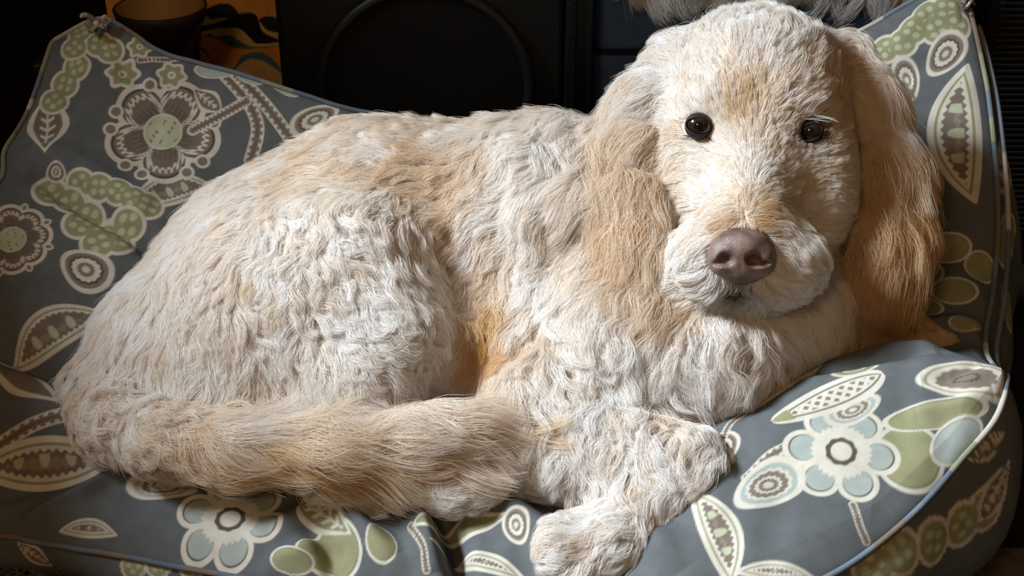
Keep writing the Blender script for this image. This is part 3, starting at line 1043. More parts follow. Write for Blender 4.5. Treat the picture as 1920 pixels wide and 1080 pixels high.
# side panel between the two piped seams
rim = np.concatenate([XYZ[:, 0], XYZ[-1, 1:], XYZ[-2::-1, -1], XYZ[0, -2:0:-1]])
rim_s = resample(np.r_[rim, rim[:1]], 1401)[:-1]
rim_c = rim_s.copy()
for _ in range(3):
    rim_c = (np.roll(rim_c, 1, 0) + rim_c + np.roll(rim_c, -1, 0)) / 3
tan = np.roll(rim_c, -6, 0) - np.roll(rim_c, 6, 0)
outw = np.stack([tan[:, 1], -tan[:, 0], np.zeros(len(tan))], 1)
outw /= np.linalg.norm(outw, axis=1)[:, None] + 1e-9
for _ in range(12):
    outw = (np.roll(outw, 4, 0) + outw + np.roll(outw, -4, 0)) / 3
NG = 60
tg = np.linspace(0, 1, NG)
hgt = rim_c[:, 2] - 0.014
bul = 0.002 + 0.20 * hgt * np.clip(1 - 0.9 * outw[:, 1], 0.1, 1)
ft = rim_c - np.array([0, 0, 1]) * hgt[:, None] - outw * (0.012 + 0.05 * hgt)[:, None]
GV = rim_c[:, None] * (1 - tg)[None, :, None] + ft[:, None] * tg[None, :, None] + outw[:, None] * (bul[:, None] * np.sin(np.pi * tg) ** 0.8)[..., None]
wr = 0.004 * np.sin(np.arange(len(rim_c)) * 0.11)[:, None] * np.sin(np.pi * tg)[None] + 0.003 * np.sin(np.arange(len(rim_c)) * 0.045 + 2)[:, None] * np.sin(2 * np.pi * tg)[None]
GV = GV + outw[:, None] * wr[..., None]
ng = len(rim_c)
ii, jj = np.meshgrid(np.arange(ng), np.arange(NG - 1), indexing='ij')
GF = np.stack([ii * NG + jj, ii * NG + jj + 1, ((ii + 1) % ng) * NG + jj + 1, ((ii + 1) % ng) * NG + jj], -1).reshape(-1, 4)
GV = GV.reshape(-1, 3)
side = mesh_np('side_panel', GV, GF, M_fab, bed)
set_print(side, paint_print(GV, SIDE_MOTIFS))

# piping along the seams, cut from the same cloth so the print shows as bands


def piping(path, closed, seed, rad=0.0031):
    V, F = tube(path, rad, 9, closed)
    o = mesh_np('piping', V, F, M_fab, bed)
    r_ = np.random.default_rng(seed)
    n = len(path)
    c = np.zeros((n, 3))
    i = 0
    while i < n:
        k = int(r_.integers(4, 26))
        c[i:i + k] = lin([(106, 116, 128), (176, 171, 162), (118, 106, 96), (96, 106, 118), (106, 116, 128), (134, 136, 116)][r_.integers(0, 6)])
        i += k
    set_print(o, np.repeat(c, 9, 0))
    return o


piping(rim_c + np.array([0, 0, 0.003]) + outw * 0.002, True, 3)
piping(ft + np.array([0, 0, 0.002]), True, 4)
# the lower seam is pulled up beside the upper one where the back corner is squashed
sel = np.argwhere((rim_c[:, 0] > 0.49) & (rim_c[:, 1] > 1.24) & (rim_c[:, 2] < 0.468) & (rim_c[:, 1] < 1.56)).ravel()
seam = rim_c[sel] + outw[sel] * 0.014 + np.array([0, -0.004, -0.008])
piping(seam[::2], False, 5, 0.0030)

# cloth gathered into a crumpled knot at the raised back corner


def gather(c, size, seed, n=7):
    r_ = np.random.default_rng(seed)
    Vs, Fs, base = [], [], 0
    for k in range(n):
        a0, tl = r_.random() * 6.28, r_.uniform(-0.9, 0.9)
        rad_ = size * r_.uniform(0.45, 0.85)
        e1 = np.array([math.cos(a0), math.sin(a0) * 0.5, tl * 0.6])
        e2 = np.array([-math.sin(a0) * 0.6, math.cos(a0) * 0.4, 0.8])
        t = np.linspace(-0.4, 2.6, 22)
        wob = 1 + 0.25 * np.sin(t * 3.1 + k)
        path = np.asarray(c) + r_.normal(0, size * 0.25, 3) + (np.cos(t) * wob * rad_)[:, None] * e1 + (np.sin(t) * wob * rad_ * 0.8)[:, None] * e2
        V, F = tube(path, size * 0.22 * (0.5 + 0.5 * np.sin(np.linspace(0.2, 2.9, 22))), 8)
        Vs.append(V)
        Fs.append(F + base)
        base += len(V)
    V, F = np.concatenate(Vs), np.concatenate(Fs)
    o = mesh_np('corner_gather', V, F, M_fab, bed)
    cols = np.array([BLUE, WHITE * 0.85, TAUPE, WHITE * 0.7])
    set_print(o, cols[(np.arange(len(V)) // 44) % 4])
    return o


gather((-0.490, 1.603, 0.432), 0.017, 11)
gather((0.521, 1.560, 0.474), 0.010, 12, 4)
# ------------------------------------------------------------------ the dog
dog = thing('dog', 'cream curly-coated dog lying curled on the floral cushion, looking up', 'dog', (0.05, 1.25, 0.14))


def fur(flow, ln, lift=0.3, amp=0.003, fq=1.6, var=0.4, gold=0.25, part='coat', mode=0):
    return dict(flow=flow, ln=ln, lift=lift, amp=amp, fq=fq, var=var, gold=gold, part=part, mode=mode)


B = Body((-0.60, 0.90, 0.06), (0.56, 1.76, 0.66), 0.005)
# torso: rump, loin, ribs, shoulder
COATB = fur(vdir(-1, 0.45), 0.038, 0.12, 0.0028, 0.9, 0.50, 0.28, 'coat')
COATR = fur(vdir(-0.25, 1), 0.034, 0.10, 0.0015, 0.9, 0.18, 0.05, 'coat')
COATS = fur(vdir(-0.35, 1), 0.042, 0.14, 0.0034, 1.0, 0.42, 0.06, 'coat')
CHEST = fur(vdir(0.25, 1), 0.046, 0.17, 0.0044, 1.0, 0.50, 0.04, 'chest_fur')
B.cone(at(385, 660, 1.55), at(530, 540, 1.57), 0.112, 0.124, k=0.03, **COATR)
B.cone(at(530, 540, 1.57), at(700, 455, 1.585), 0.124, 0.127, k=0.04, **COATB)
B.cone(at(700, 455, 1.585), at(1010, 455, 1.575), 0.127, 0.130, k=0.04, **COATB)
B.cone(at(1010, 455, 1.575), at(1150, 490, 1.565), 0.133, 0.126, k=0.04, **COATS)
B.cone(at(325, 695, 1.52), at(440, 735, 1.47), 0.078, 0.072, k=0.05, **COATR)
B.cone(at(1150, 590, 1.515), at(1195, 640, 1.485), 0.106, 0.104, k=0.05, **COATS)
# chest and throat
B.cone(at(1200, 660, 1.46), at(1330, 680, 1.42), 0.090, 0.062, k=0.05, **CHEST)
B.cone(at(1270, 480, 1.57), at(1410, 330, 1.55), 0.080, 0.075, k=0.05, **CHEST)
B.cone(at(1440, 570, 1.495), at(1400, 650, 1.455), 0.066, 0.055, k=0.04, **CHEST)
B.cone(at(1520, 560, 1.49), at(1500, 620, 1.49), 0.050, 0.050, k=0.04, **CHEST)
# belly between thigh and elbow
B.cone(at(800, 650, 1.50), at(960, 680, 1.485), 0.070, 0.075, k=0.04, **dict(COATS, gold=0.35))
# skin rolls on the shoulder
for pts, r in (([(975, 300), (1000, 420), (1000, 560), (970, 690)], 0.017), ([(1045, 250), (1060, 400), (1065, 560), (1050, 700)], 0.019),
               ([(1115, 260), (1120, 400), (1130, 520)], 0.019)):
    for (x0, y0), (x1, y1) in zip(pts[:-1], pts[1:]):
        def dd(x, y):
            return 1.575 - math.sqrt(max(0.001, 0.140 ** 2 - ((y - 470) * 1.5 / FPX) ** 2)) * 0.98 - (0.03 if y > 600 else 0) * (x - 900) / 300
        B.cone(at(x0, y0, dd(x0, y0)), at(x1, y1, dd(x1, y1)), r, r, k=0.018, **COATS)
# thigh, shank, hock
THIGH = fur(vdir(0.55, 0.8), 0.036, 0.15, 0.0034, 1.1, 0.62, 0.08, 'thigh_fur')
Rt = np.stack([CR, CU, CF], 1)
ct, st = math.cos(0.25), math.sin(0.25)
Rt = np.stack([CR * ct - CU * st, CR * st + CU * ct, CF], 1)
B.ell(at(640, 575, 1.445), (0.088, 0.110, 0.070), Rt, k=0.045, **THIGH)
B.ell(at(520, 620, 1.47), (0.110, 0.115, 0.080), k=0.05, **dict(THIGH, var=0.5, amp=0.003, flow=vdir(-0.1, 1), gold=0.2, part='coat'))
B.cone(at(735, 640, 1.415), at(680, 720, 1.40), 0.048, 0.045, k=0.04, **THIGH)
B.cone(at(700, 780, 1.42), at(330, 830, 1.42), 0.040, 0.030, k=0.03, **dict(THIGH, gold=0.4))
# tail
TAIL = fur(vdir(1, -0.10), 0.095, 0.13, 0.0060, 0.8, 0.24, 0.36, 'tail_fur')
tp = [(178, 735, 1.50, 0.034), (215, 790, 1.43, 0.030), (305, 828, 1.385, 0.025), (430, 840, 1.36, 0.022), (620, 838, 1.35, 0.020), (790, 815, 1.345, 0.016), (900, 795, 1.34, 0.010)]
for i, (a, b) in enumerate(zip(tp[:-1], tp[1:])):
    f = dict(TAIL)
    if i < 2:
        f.update(ln=0.045, amp=0.007, fq=1.6, var=1.0, lift=0.3, gold=0.22, flow=vdir(0.5, 0.7))
    elif i == 2:
        f.update(ln=0.075)
    B.cone(at(*a[:3]), at(*b[:3]), a[3], b[3], k=0.02, **f)
# hind foot under the tail
B.cone(at(600, 910, 1.375), at(880, 905, 1.36), 0.018, 0.026, k=0.015, **fur(vdir(0.9, 0.5), 0.040, 0.20, 0.0065, 1.1, 0.7, 0.06, 'leg_fur'))
# near front leg: upper arm, forearm, folded paw
LEG = fur(vdir(0.6, 0.8), 0.044, 0.18, 0.0042, 1.1, 0.70, 0.14, 'leg_fur')
PAW = fur(vdir(-0.8, 0.6), 0.028, 0.14, 0.0026, 0.9, 0.40, 0.10, 'paw_fur')
B.cone(at(1130, 640, 1.45), at(1020, 775, 1.415), 0.058, 0.046, k=0.04, **dict(LEG, flow=vdir(-0.1, 1)))
B.cone(at(1000, 790, 1.40), at(1290, 880, 1.345), 0.048, 0.034, k=0.03, **LEG)
B.cone(at(1000, 850, 1.385), at(1180, 890, 1.355), 0.036, 0.034, k=0.03, **LEG)
B.cone(at(1290, 885, 1.345), at(1160, 1005, 1.315), 0.034, 0.030, k=0.022, **PAW)
B.ell(at(1110, 1030, 1.312), (0.046, 0.030, 0.034), k=0.02, **PAW)
for (x, y, dd_) in ((1045, 1000, 1.305), (1040, 1028, 1.290), (1052, 1056, 1.285), (1090, 1074, 1.285)):
    B.cone(at(x + 45, y + 5, dd_ + 0.012), at(x, y + 2, dd_), 0.016, 0.0145, k=0.008, **PAW)
# far front leg in the shade
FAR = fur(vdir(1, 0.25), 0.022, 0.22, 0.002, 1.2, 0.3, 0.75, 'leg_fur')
B.cone(at(1450, 620, 1.52), at(1640, 635, 1.52), 0.046, 0.036, k=0.03, **FAR)
B.cone(at(1640, 635, 1.52), at(1775, 680, 1.52), 0.036, 0.028, k=0.03, **FAR)

# head
SKULL = fur(None, 0.034, 0.18, 0.0030, 0.8, 0.40, 0.06, 'head_fur', mode=1)
FACE = fur(None, 0.017, 0.07, 0.0006, 0.7, 0.12, 0.18, 'head_fur', mode=1)
MUZZ = fur(None, 0.030, 0.20, 0.0022, 0.8, 0.32, 0.06, 'muzzle_fur', mode=2)
CHIN = fur(vdir(0.0, 1), 0.034, 0.22, 0.0024, 0.9, 0.40, 0.03, 'muzzle_fur', mode=2)
B.ell(at(1412, 172, 1.485), (0.092, 0.084, 0.092), k=0.03, **SKULL)
B.ell(at(1418, 250, 1.452), (0.089, 0.070, 0.066), k=0.03, **FACE)
B.ell(at(1310, 340, 1.445), (0.036, 0.066, 0.045), k=0.03, **FACE)
B.ell(at(1532, 345, 1.445), (0.038, 0.066, 0.045), k=0.03, **FACE)
B.cone(at(1412, 330, 1.440), at(1398, 440, 1.390), 0.056, 0.045, k=0.03, **FACE)
B.cone(at(1412, 250, 1.420), at(1398, 420, 1.365), 0.026, 0.022, k=0.03, **FACE)      # bridge of the muzzle
B.cone(at(1325, 190, 1.425), at(1365, 175, 1.420), 0.020, 0.020, k=0.03, **FACE)      # brow
B.cone(at(1505, 195, 1.425), at(1465, 178, 1.420), 0.020, 0.020, k=0.03, **FACE)
B.ell(at(1338, 490, 1.380), (0.042, 0.040, 0.038), k=0.02, **MUZZ)                    # flews
B.ell(at(1455, 490, 1.380), (0.046, 0.040, 0.040), k=0.02, **MUZZ)
B.ell(at(1393, 455, 1.365), (0.040, 0.034, 0.034), k=0.02, **MUZZ)
B.ell(at(1395, 530, 1.385), (0.034, 0.022, 0.030), k=0.015, **CHIN)
EYES = [(at(1310, 236, 1.398), 0), (at(1519, 246, 1.400), 1)]
for e, _ in EYES:
    B.ell(e - CF * 0.012, (0.0150, 0.0135, 0.016), k=0.008, sub=True, pad=0.03)
B.ell(at(1390, 478, 1.325), (0.031, 0.026, 0.020), k=0.006, sub=True, pad=0.03)
# ears: flaps hanging from the sides of the skull
EAR = fur(vdir(0.0, 1), 0.082, 0.13, 0.0050, 1.0, 0.18, 0.50, 'ear_fur')
for side, c in ((-1, [(1262, 150, 1.490), (1212, 215, 1.478), (1184, 310, 1.458), (1182, 405, 1.432), (1190, 470, 1.412)]),
                (1, [(1584, 140, 1.495), (1632, 215, 1.488), (1664, 330, 1.476), (1668, 440, 1.464), (1655, 510, 1.455)])):
    wd = (0.034, 0.040, 0.045, 0.042, 0.032)
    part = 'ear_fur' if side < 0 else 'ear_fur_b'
    tilt = side * 0.35
    for i in range(5):
        f = dict(EAR, part=part)
        if i == 0:
            f.update(ln=0.05, gold=0.10, flow=vdir(side * 0.9, 1))
        elif i == 1:
            f.update(ln=0.06, gold=0.26, flow=vdir(side * 0.35, 1))
        else:
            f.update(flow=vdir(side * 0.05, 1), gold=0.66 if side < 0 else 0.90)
        tx = CR * math.cos(tilt) + CF * math.sin(tilt) * side * side
        tx = CR * math.cos(0.35) + CF * (math.sin(0.35) * side)
        tz = np.cross(tx, CU)
        B.ell(at(*c[i]), (wd[i], 0.042, 0.018), np.stack([tx, CU, tz], 1), k=(0.022, 0.014, 0.008, 0.008, 0.008)[i], **f)

Vd, Fd = B.surface()
Vd = smooth_mesh(Vd, Fd, 2, 0.5)
B.grad()
M_skin = mat_new('dog_skin', lin((214, 178, 140)), 0.8, 0.1)
add_noise(M_skin, rgba((232, 220, 205)), rgba((240, 230, 218)), 30)
body = mesh_np('body', Vd, Fd, M_skin, dog)

# ---- coat: strands rooted on the body
NOSE_C = at(1390, 475, 1.335)
NOSE_PX = (1390, 455)


def proj(P):
    q = P - CAM
    d = q @ CF
    return 960 + FPX * (q @ CR) / d, 540 - FPX * (q @ CU) / d, d


tri = np.concatenate([Fd[:, [0, 1, 2]], Fd[:, [0, 2, 3]]])
A, Bv, Cv = Vd[tri[:, 0]], Vd[tri[:, 1]], Vd[tri[:, 2]]
cr = np.cross(Bv - A, Cv - A)
ar = np.linalg.norm(cr, axis=1) / 2
tn = cr / (2 * ar[:, None] + 1e-12)
cen = (A + Bv + Cv) / 3
tocam = CAM - cen
tocam /= np.linalg.norm(tocam, axis=1)[:, None]
facing = (tn * tocam).sum(1)
px, py, pd = proj(cen)
dens = np.clip((facing + 0.45) / 0.5, 0.04, 1.0)
headm = (px > 1090) & (px < 1770) & (py < 600) & (pd < 1.52)
dens *= np.where(headm, 1.7, 1.0)
dens *= np.where(tn[:, 2] < -0.75, 0.15, 1.0)
N_HAIR = 560000
cum = np.cumsum(ar * dens)
pick = np.searchsorted(cum, rng.random(N_HAIR) * cum[-1])
r1, r2 = np.sqrt(rng.random(N_HAIR))[:, None], rng.random(N_HAIR)[:, None]
root = A[pick] * (1 - r1) + Bv[pick] * (r1 * (1 - r2)) + Cv[pick] * (r1 * r2)

keep = np.ones(N_HAIR, bool)
for e, _ in EYES:
    q = root - e
    keep &= ~(((q @ CR) / 0.0136) ** 2 + ((q @ CU) / 0.0112) ** 2 < 1) | (np.abs(q @ CF) > 0.03)
q = root - at(1390, 476, 1.335)
keep &= ~((((q @ CR) / 0.031) ** 2 + ((q @ CU) / 0.026) ** 2 < 1) & (q @ CF < 0.02))
root = root[keep]
N = len(root)
_, nrm = B.sample(root)

# weights of the body pieces at each root
keys = ('ln', 'lift', 'amp', 'fq', 'var', 'gold')
acc = {k: np.zeros(N) for k in keys}
flow = np.zeros((N, 3))
wsum = np.zeros(N)
best = np.full(N, 9.0)
part_id = np.zeros(N, int)
PARTS = []
rpx, rpy, rpd = proj(root)
# hair parts along the bridge of the nose and fans out to both sides
dx, dy = rpx - 1400, rpy - np.clip(rpy, 285, 425)
rad1 = np.stack([dx, np.where(rpy > 425, dy * 0.6 + 10, dy - 34 * np.clip((425 - rpy) / 40, 0, 1)) + 0.35 * np.clip(np.abs(dx) - 70, 0, 120) * (rpy > 250)], 1)
rad1 /= np.linalg.norm(rad1, axis=1)[:, None] + 1e-6
head_flow = rad1[:, :1] * CR - rad1[:, 1:] * CU
dx2, dy2 = rpx - 1390, rpy - 420
rad2 = np.stack([dx2 * 1.2, np.abs(dy2) * 0.9 + 30], 1)
rad2 /= np.linalg.norm(rad2, axis=1)[:, None] + 1e-6
muz_flow = rad2[:, :1] * CR - rad2[:, 1:] * CU
for pr in B.prims:
    f = pr['fur']
    d = B.dist(pr, root)
    wgt = np.exp(-np.clip(d, -0.01, 1) / 0.012)
    for k in keys:
        acc[k] += wgt * f[k]
    fl = head_flow if f['mode'] == 1 else muz_flow if f['mode'] == 2 else f['flow']
    flow += wgt[:, None] * fl
    wsum += wgt
    if f['part'] not in PARTS:
        PARTS.append(f['part'])
    m = d < best
    best[m] = d[m]
    part_id[m] = PARTS.index(f['part'])
for k in keys:
    acc[k] /= wsum
flow /= np.linalg.norm(flow, axis=1)[:, None] + 1e-9

# locks: neighbouring strands share a direction, a wave and a tip
NC = N // 42
ci = rng.choice(N, NC, replace=False)
kd = kdtree.KDTree(NC)
for i, j in enumerate(ci):
    kd.insert(root[j], i)
kd.balance()
cl = np.fromiter((kd.find(p)[1] for p in root.tolist()), int, N)
# big locks steer groups of locks
NB = NC // 10
cb = rng.choice(NC, NB, replace=False)
kd2 = kdtree.KDTree(NB)
for i, j in enumerate(cb):
    kd2.insert(root[ci[j]], i)
kd2.balance()
bl = np.fromiter((kd2.find(root[j].tolist())[1] for j in ci), int, NC)


def field(X, wl, n, seed):
    """smooth random field over the body with wavelengths around wl"""
    r_ = np.random.default_rng(seed)
    out = np.zeros(len(X))
    for _ in range(n):
        k_ = r_.normal(0, 1, 3)
        k_ *= 2 * np.pi / (wl * r_.uniform(0.7, 1.5)) / np.linalg.norm(k_)
        out += np.sin(X @ k_ + r_.random() * 6.28)
    return out / math.sqrt(n / 2)


XC = root[ci]
ang_c = 0.75 * field(XC, 0.065, 8, 1) + rng.normal(0, 0.22, NC)
ph_c = 2.2 * field(XC, 0.08, 7, 2) + rng.normal(0, 0.35, NC)
len_c = rng.uniform(0.75, 1.2, NC) * rng.uniform(0.85, 1.15, NB)[bl]
lift_c = rng.uniform(0.55, 1.5, NC)
tint_c = rng.normal(0, 0.08, NB)[bl] + rng.normal(0, 0.04, NC)


def rot_about(v, n, a):
    c, s = np.cos(a)[:, None], np.sin(a)[:, None]
    return v * c + np.cross(n, v) * s + n * ((v * n).sum(1)[:, None]) * (1 - c)


K = 9


def grow(root, n, fl, ln, lift, ang, amp, fq, ph, jit):
    """walk each strand over the body: it follows the skin, lifts off and waves"""
    p = root.copy()
    out = [p.copy()]
    fl = rot_about(fl, n, ang)
    g = n
    for k in range(1, K):
        t = k / (K - 1)
        tang = fl - (fl * g).sum(1)[:, None] * g
        tang /= np.linalg.norm(tang, axis=1)[:, None] + 1e-6
        side = np.cross(g, tang)
        lf = lift * (2.0 - 2.2 * t)
        wob = np.cos(2 * np.pi * fq * t + ph) * amp * 2 * np.pi * fq / ln
        wv = np.sin(2 * np.pi * fq * t + ph * 1.7) * amp * 4.0 * fq / ln
        dvec = tang + g * (lf + 0.25 * wv)[:, None] + side * wob[:, None] + jit * 0.10
        dvec /= np.linalg.norm(dvec, axis=1)[:, None]
        p = p + dvec * (ln / (K - 1))[:, None]
        s, g2 = B.sample(p)
        push = np.clip(0.0015 + 0.002 * t - s, 0, 0.02)
        p = p + g2 * push[:, None]
        g = g2
        out.append(p.copy())
    return np.stack(out, 1)


# dark rims of eyes and mouth are short hair
dark = np.zeros(N)
for e, _ in EYES:
    q = root - e
    rr = np.sqrt(((q @ CR) / 0.0165) ** 2 + ((q @ CU + 0.001) / 0.0145) ** 2)
    dark = np.maximum(dark, np.clip(1.04 - rr, 0, 1) * 5.0 * (np.abs(q @ CF) < 0.04) * (((q @ CU < 0.003) & (q @ CR > -0.007)) | (_ == 1)))
dark = np.maximum(dark, 0.95 * np.exp(-((rpx - 1386) / 30) ** 2 - ((rpy - 543) / 17) ** 2) * (rpd < 1.45))
dark = np.maximum(dark, 0.95 * np.exp(-((rpx - 1497) / 17) ** 2 - ((rpy - 264) / 13) ** 2) * (rpd < 1.5))
dark = np.maximum(dark, 0.6 * np.exp(-((rpx - 1332) / 14) ** 2 - ((rpy - 262) / 9) ** 2) * (rpd < 1.5))
lnh = acc['ln'] * len_c[cl] * rng.uniform(0.8, 1.1, N) * (1 - 0.65 * np.clip(dark, 0, 1))
lifth = acc['lift'] * lift_c[cl]
fly = rng.random(N) < 0.03
lifth = np.where(fly, lifth * 1.8 + 0.08, lifth)
lnh = np.where(fly, lnh * 0.8, lnh)
angh = ang_c[cl] * acc['var'] + rng.normal(0, 0.16, N)
P = grow(root, nrm, flow, lnh, lifth, angh, acc['amp'], acc['fq'], ph_c[cl], rng.normal(0, 1, (N, 3)))
# pull the strands of a lock onto its middle strand
dev = P - P[ci][cl]
tt = np.linspace(0, 1, K)[None, :, None]
off = dev * (1 - np.where(fly, 0.15, 0.62)[:, None, None] * tt ** 0.9)
P = P[ci][cl] + off
flat = P.reshape(-1, 3)
s, g = B.sample(flat)
flat += g * np.clip(0.001 - s, 0, 0.02)[:, None] * (np.tile(np.arange(K), N) > 0)[:, None]
P = flat.reshape(N, K, 3)

# colour of the hair itself: cream, golden on ears and brow, dark rims
gold = np.clip(acc['gold'] + tint_c[cl] + rng.normal(0, 0.06, N), 0, 1)


def spot(x, y, rx, ry, amt):
    global gold
    gold = np.clip(gold + amt * np.exp(-((rpx - x) / rx) ** 2 - ((rpy - y) / ry) ** 2), 0, 1.3)


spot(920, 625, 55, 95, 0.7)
spot(1395, 190, 38, 60, 0.45)
spot(1395, 405, 60, 45, 0.35)
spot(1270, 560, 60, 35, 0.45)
spot(1560, 180, 60, 90, 0.35)
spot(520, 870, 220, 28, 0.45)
spot(840, 330, 200, 80, 0.15)
cream, amber = lin((250, 247, 245)), lin((222, 184, 128))
tint = cream[None] * (1 - gold[:, None]) + amber[None] * gold[:, None]
dark = np.clip(dark, 0, 0.92)[:, None]
tint = tint * (1 - dark) + lin((48, 36, 32))[None] * dark

hm = bpy.data.materials.new('dog_hair')
hm.use_nodes = True
nt = hm.node_tree
nt.nodes.clear()
outn = nt.nodes.new('ShaderNodeOutputMaterial')
att = nt.nodes.new('ShaderNodeAttribute')
att.attribute_name = 'tint'
hi = nt.nodes.new('ShaderNodeHairInfo')
ramp = nt.nodes.new('ShaderNodeMapRange')
ramp.inputs['To Min'].default_value = 0.96
ramp.inputs['To Max'].default_value = 1.05
nt.links.new(hi.outputs['Intercept'], ramp.inputs['Value'])
mul = nt.nodes.new('ShaderNodeVectorMath')
mul.operation = 'SCALE'
nt.links.new(att.outputs['Color'], mul.inputs[0])
nt.links.new(ramp.outputs['Result'], mul.inputs['Scale'])
df = nt.nodes.new('ShaderNodeBsdfDiffuse')
tr = nt.nodes.new('ShaderNodeBsdfTranslucent')
gl = nt.nodes.new('ShaderNodeBsdfHair')
gl.component = 'Reflection'
gl.inputs['Color'].default_value = (1, 0.97, 0.92, 1)
gl.inputs['RoughnessU'].default_value = 0.25
gl.inputs['RoughnessV'].default_value = 0.6
mx1, mx2 = nt.nodes.new('ShaderNodeMixShader'), nt.nodes.new('ShaderNodeMixShader')
mx1.inputs[0].default_value = 0.5
mx2.inputs[0].default_value = 0.10
nt.links.new(mul.outputs['Vector'], gl.inputs['Color'])
nt.links.new(mul.outputs['Vector'], df.inputs['Color'])
nt.links.new(mul.outputs['Vector'], tr.inputs['Color'])
nt.links.new(df.outputs[0], mx1.inputs[1])
nt.links.new(tr.outputs[0], mx1.inputs[2])
nt.links.new(mx1.outputs[0], mx2.inputs[1])
nt.links.new(gl.outputs[0], mx2.inputs[2])
nt.links.new(mx2.outputs[0], outn.inputs['Surface'])


def strands(name, P, tint, mat, r0, r1, parent):
    n, k = P.shape[:2]
    cu = bpy.data.hair_curves.new(name)
    cu.add_curves([k] * n)
    cu.attributes['position'].data.foreach_set('vector', P.astype(np.float32).ravel())
    rd = cu.attributes.get('radius') or cu.attributes.new('radius', 'FLOAT', 'POINT')
    prof = (r0 + (r1 - r0) * np.linspace(0, 1, k) ** 1.5).astype(np.float32)
    rd.data.foreach_set('value', np.tile(prof, n))
    ta = cu.attributes.new('tint', 'FLOAT_COLOR', 'CURVE')
    ta.data.foreach_set('color', np.c_[tint, np.ones(n)].astype(np.float32).ravel())
    cu.materials.append(mat)
    o = bpy.data.objects.new(name, cu)
    COL.objects.link(o)
    adopt(o, parent)
    return o


for i, nm in enumerate(PARTS):
    m = part_id == i
    if m.sum():
        o = strands('ear_fur' if nm == 'ear_fur_b' else nm, P[m], tint[m], hm, 0.000215, 0.00006, dog)
        lb = {'ear_fur': 'long golden wavy hair of the hanging ear in the light', 'ear_fur_b': 'long amber hair of the hanging ear in the shade', 'tail_fur': 'long straight tan hair of the tail', 'muzzle_fur': 'white whiskery muzzle hair', 'thigh_fur': 'curly white hair of the folded thigh'}.get(nm)
        if lb:
            o['label'] = lb

# ---- nose
NB_ = Body(at(1390, 478, 1.335) - 0.05, at(1390, 478, 1.335) + 0.05, 0.0011)
NB_.ell(at(1390, 462, 1.338), (0.0300, 0.0190, 0.024), k=0.008)
NB_.ell(at(1390, 492, 1.340), (0.0240, 0.0200, 0.022), k=0.012)
for s_ in (-1, 1):
    NB_.ell(at(1390 + s_ * 40, 486, 1.334), (0.0120, 0.0145, 0.016), k=0.008)
for s_ in (-1, 1):
    NB_.ell(at(1390 + s_ * 28, 488, 1.312), (0.0092, 0.0070, 0.014), k=0.004, sub=True, pad=0.02)
    NB_.ell(at(1390 + s_ * 46, 494, 1.316), (0.0075, 0.0030, 0.010), k=0.003, sub=True, pad=0.02)
NB_.cone(at(1389, 488, 1.3130), at(1388, 545, 1.322), 0.0024, 0.0026, k=0.004, sub=True, pad=0.02)
Vn, Fn = NB_.surface()
Vn = smooth_mesh(Vn, Fn, 2, 0.5)
M_nose = mat_new('nose_leather', lin((96, 70, 66)), 0.42, 0.5)
add_noise(M_nose, rgba((78, 60, 54)), rgba((140, 114, 104)), 60, 0.35, 3, 900)
nose = mesh_np('nose', Vn, Fn, M_nose, dog)
nose['label'] = 'brown leathery nose with two dark nostrils'
M_nostril = mat_new('nostril_dark', lin((22, 14, 15)), 0.7, 0.2)
for s_ in (-1, 1):
    bm = bmesh.new()
    bmesh.ops.create_uvsphere(bm, u_segments=16, v_segments=10, radius=1)
    c = at(1390 + s_ * 28, 488, 1.3300)
    for v in bm.verts:
        v.co = Vector(c + CR * v.co.x * 0.0078 + CU * v.co.y * 0.0064 + CF * v.co.z * 0.003)
    obj_bm('nostril', bm, M_nostril, nose, True)
# ---- eyes
M_ball = mat_new('eye_white', lin((120, 100, 90)), 0.08, 0.6)
M_iris = mat_new('iris_brown', lin((52, 36, 28)), 0.06, 0.6)
add_noise(M_iris, rgba((30, 20, 16)), rgba((52, 37, 30)), 300)
M_pupil = mat_new('pupil_black', lin((10, 8, 8)), 0.04, 0.6)
M_cornea = mat_new('cornea', (1, 1, 1), 0.0, 0.5, Transmission_Weight=1.0, IOR=1.34)
M_lid = mat_new('eyelid_dark', lin((40, 32, 34)), 0.5, 0.3)


def cap(c, axis, r, a0, a1, seg=28, rings=8):
    """a band of a sphere about an axis between two opening angles"""
    x = np.cross(axis, CU); x /= np.linalg.norm(x)
    y = np.cross(x, axis)
    V, F = [], []
    for i in range(rings + 1):
        a = a0 + (a1 - a0) * i / rings
        for j in range(seg):
            b = 2 * np.pi * j / seg
            V.append(c + r * (axis * math.cos(a) + math.sin(a) * (x * math.cos(b) + y * math.sin(b))))
    for i in range(rings):
        for j in range(seg):
            F.append((i * seg + j, (i + 1) * seg + j, (i + 1) * seg + (j + 1) % seg, i * seg + (j + 1) % seg))
    return np.array(V), np.array(F)[:, ::-1]


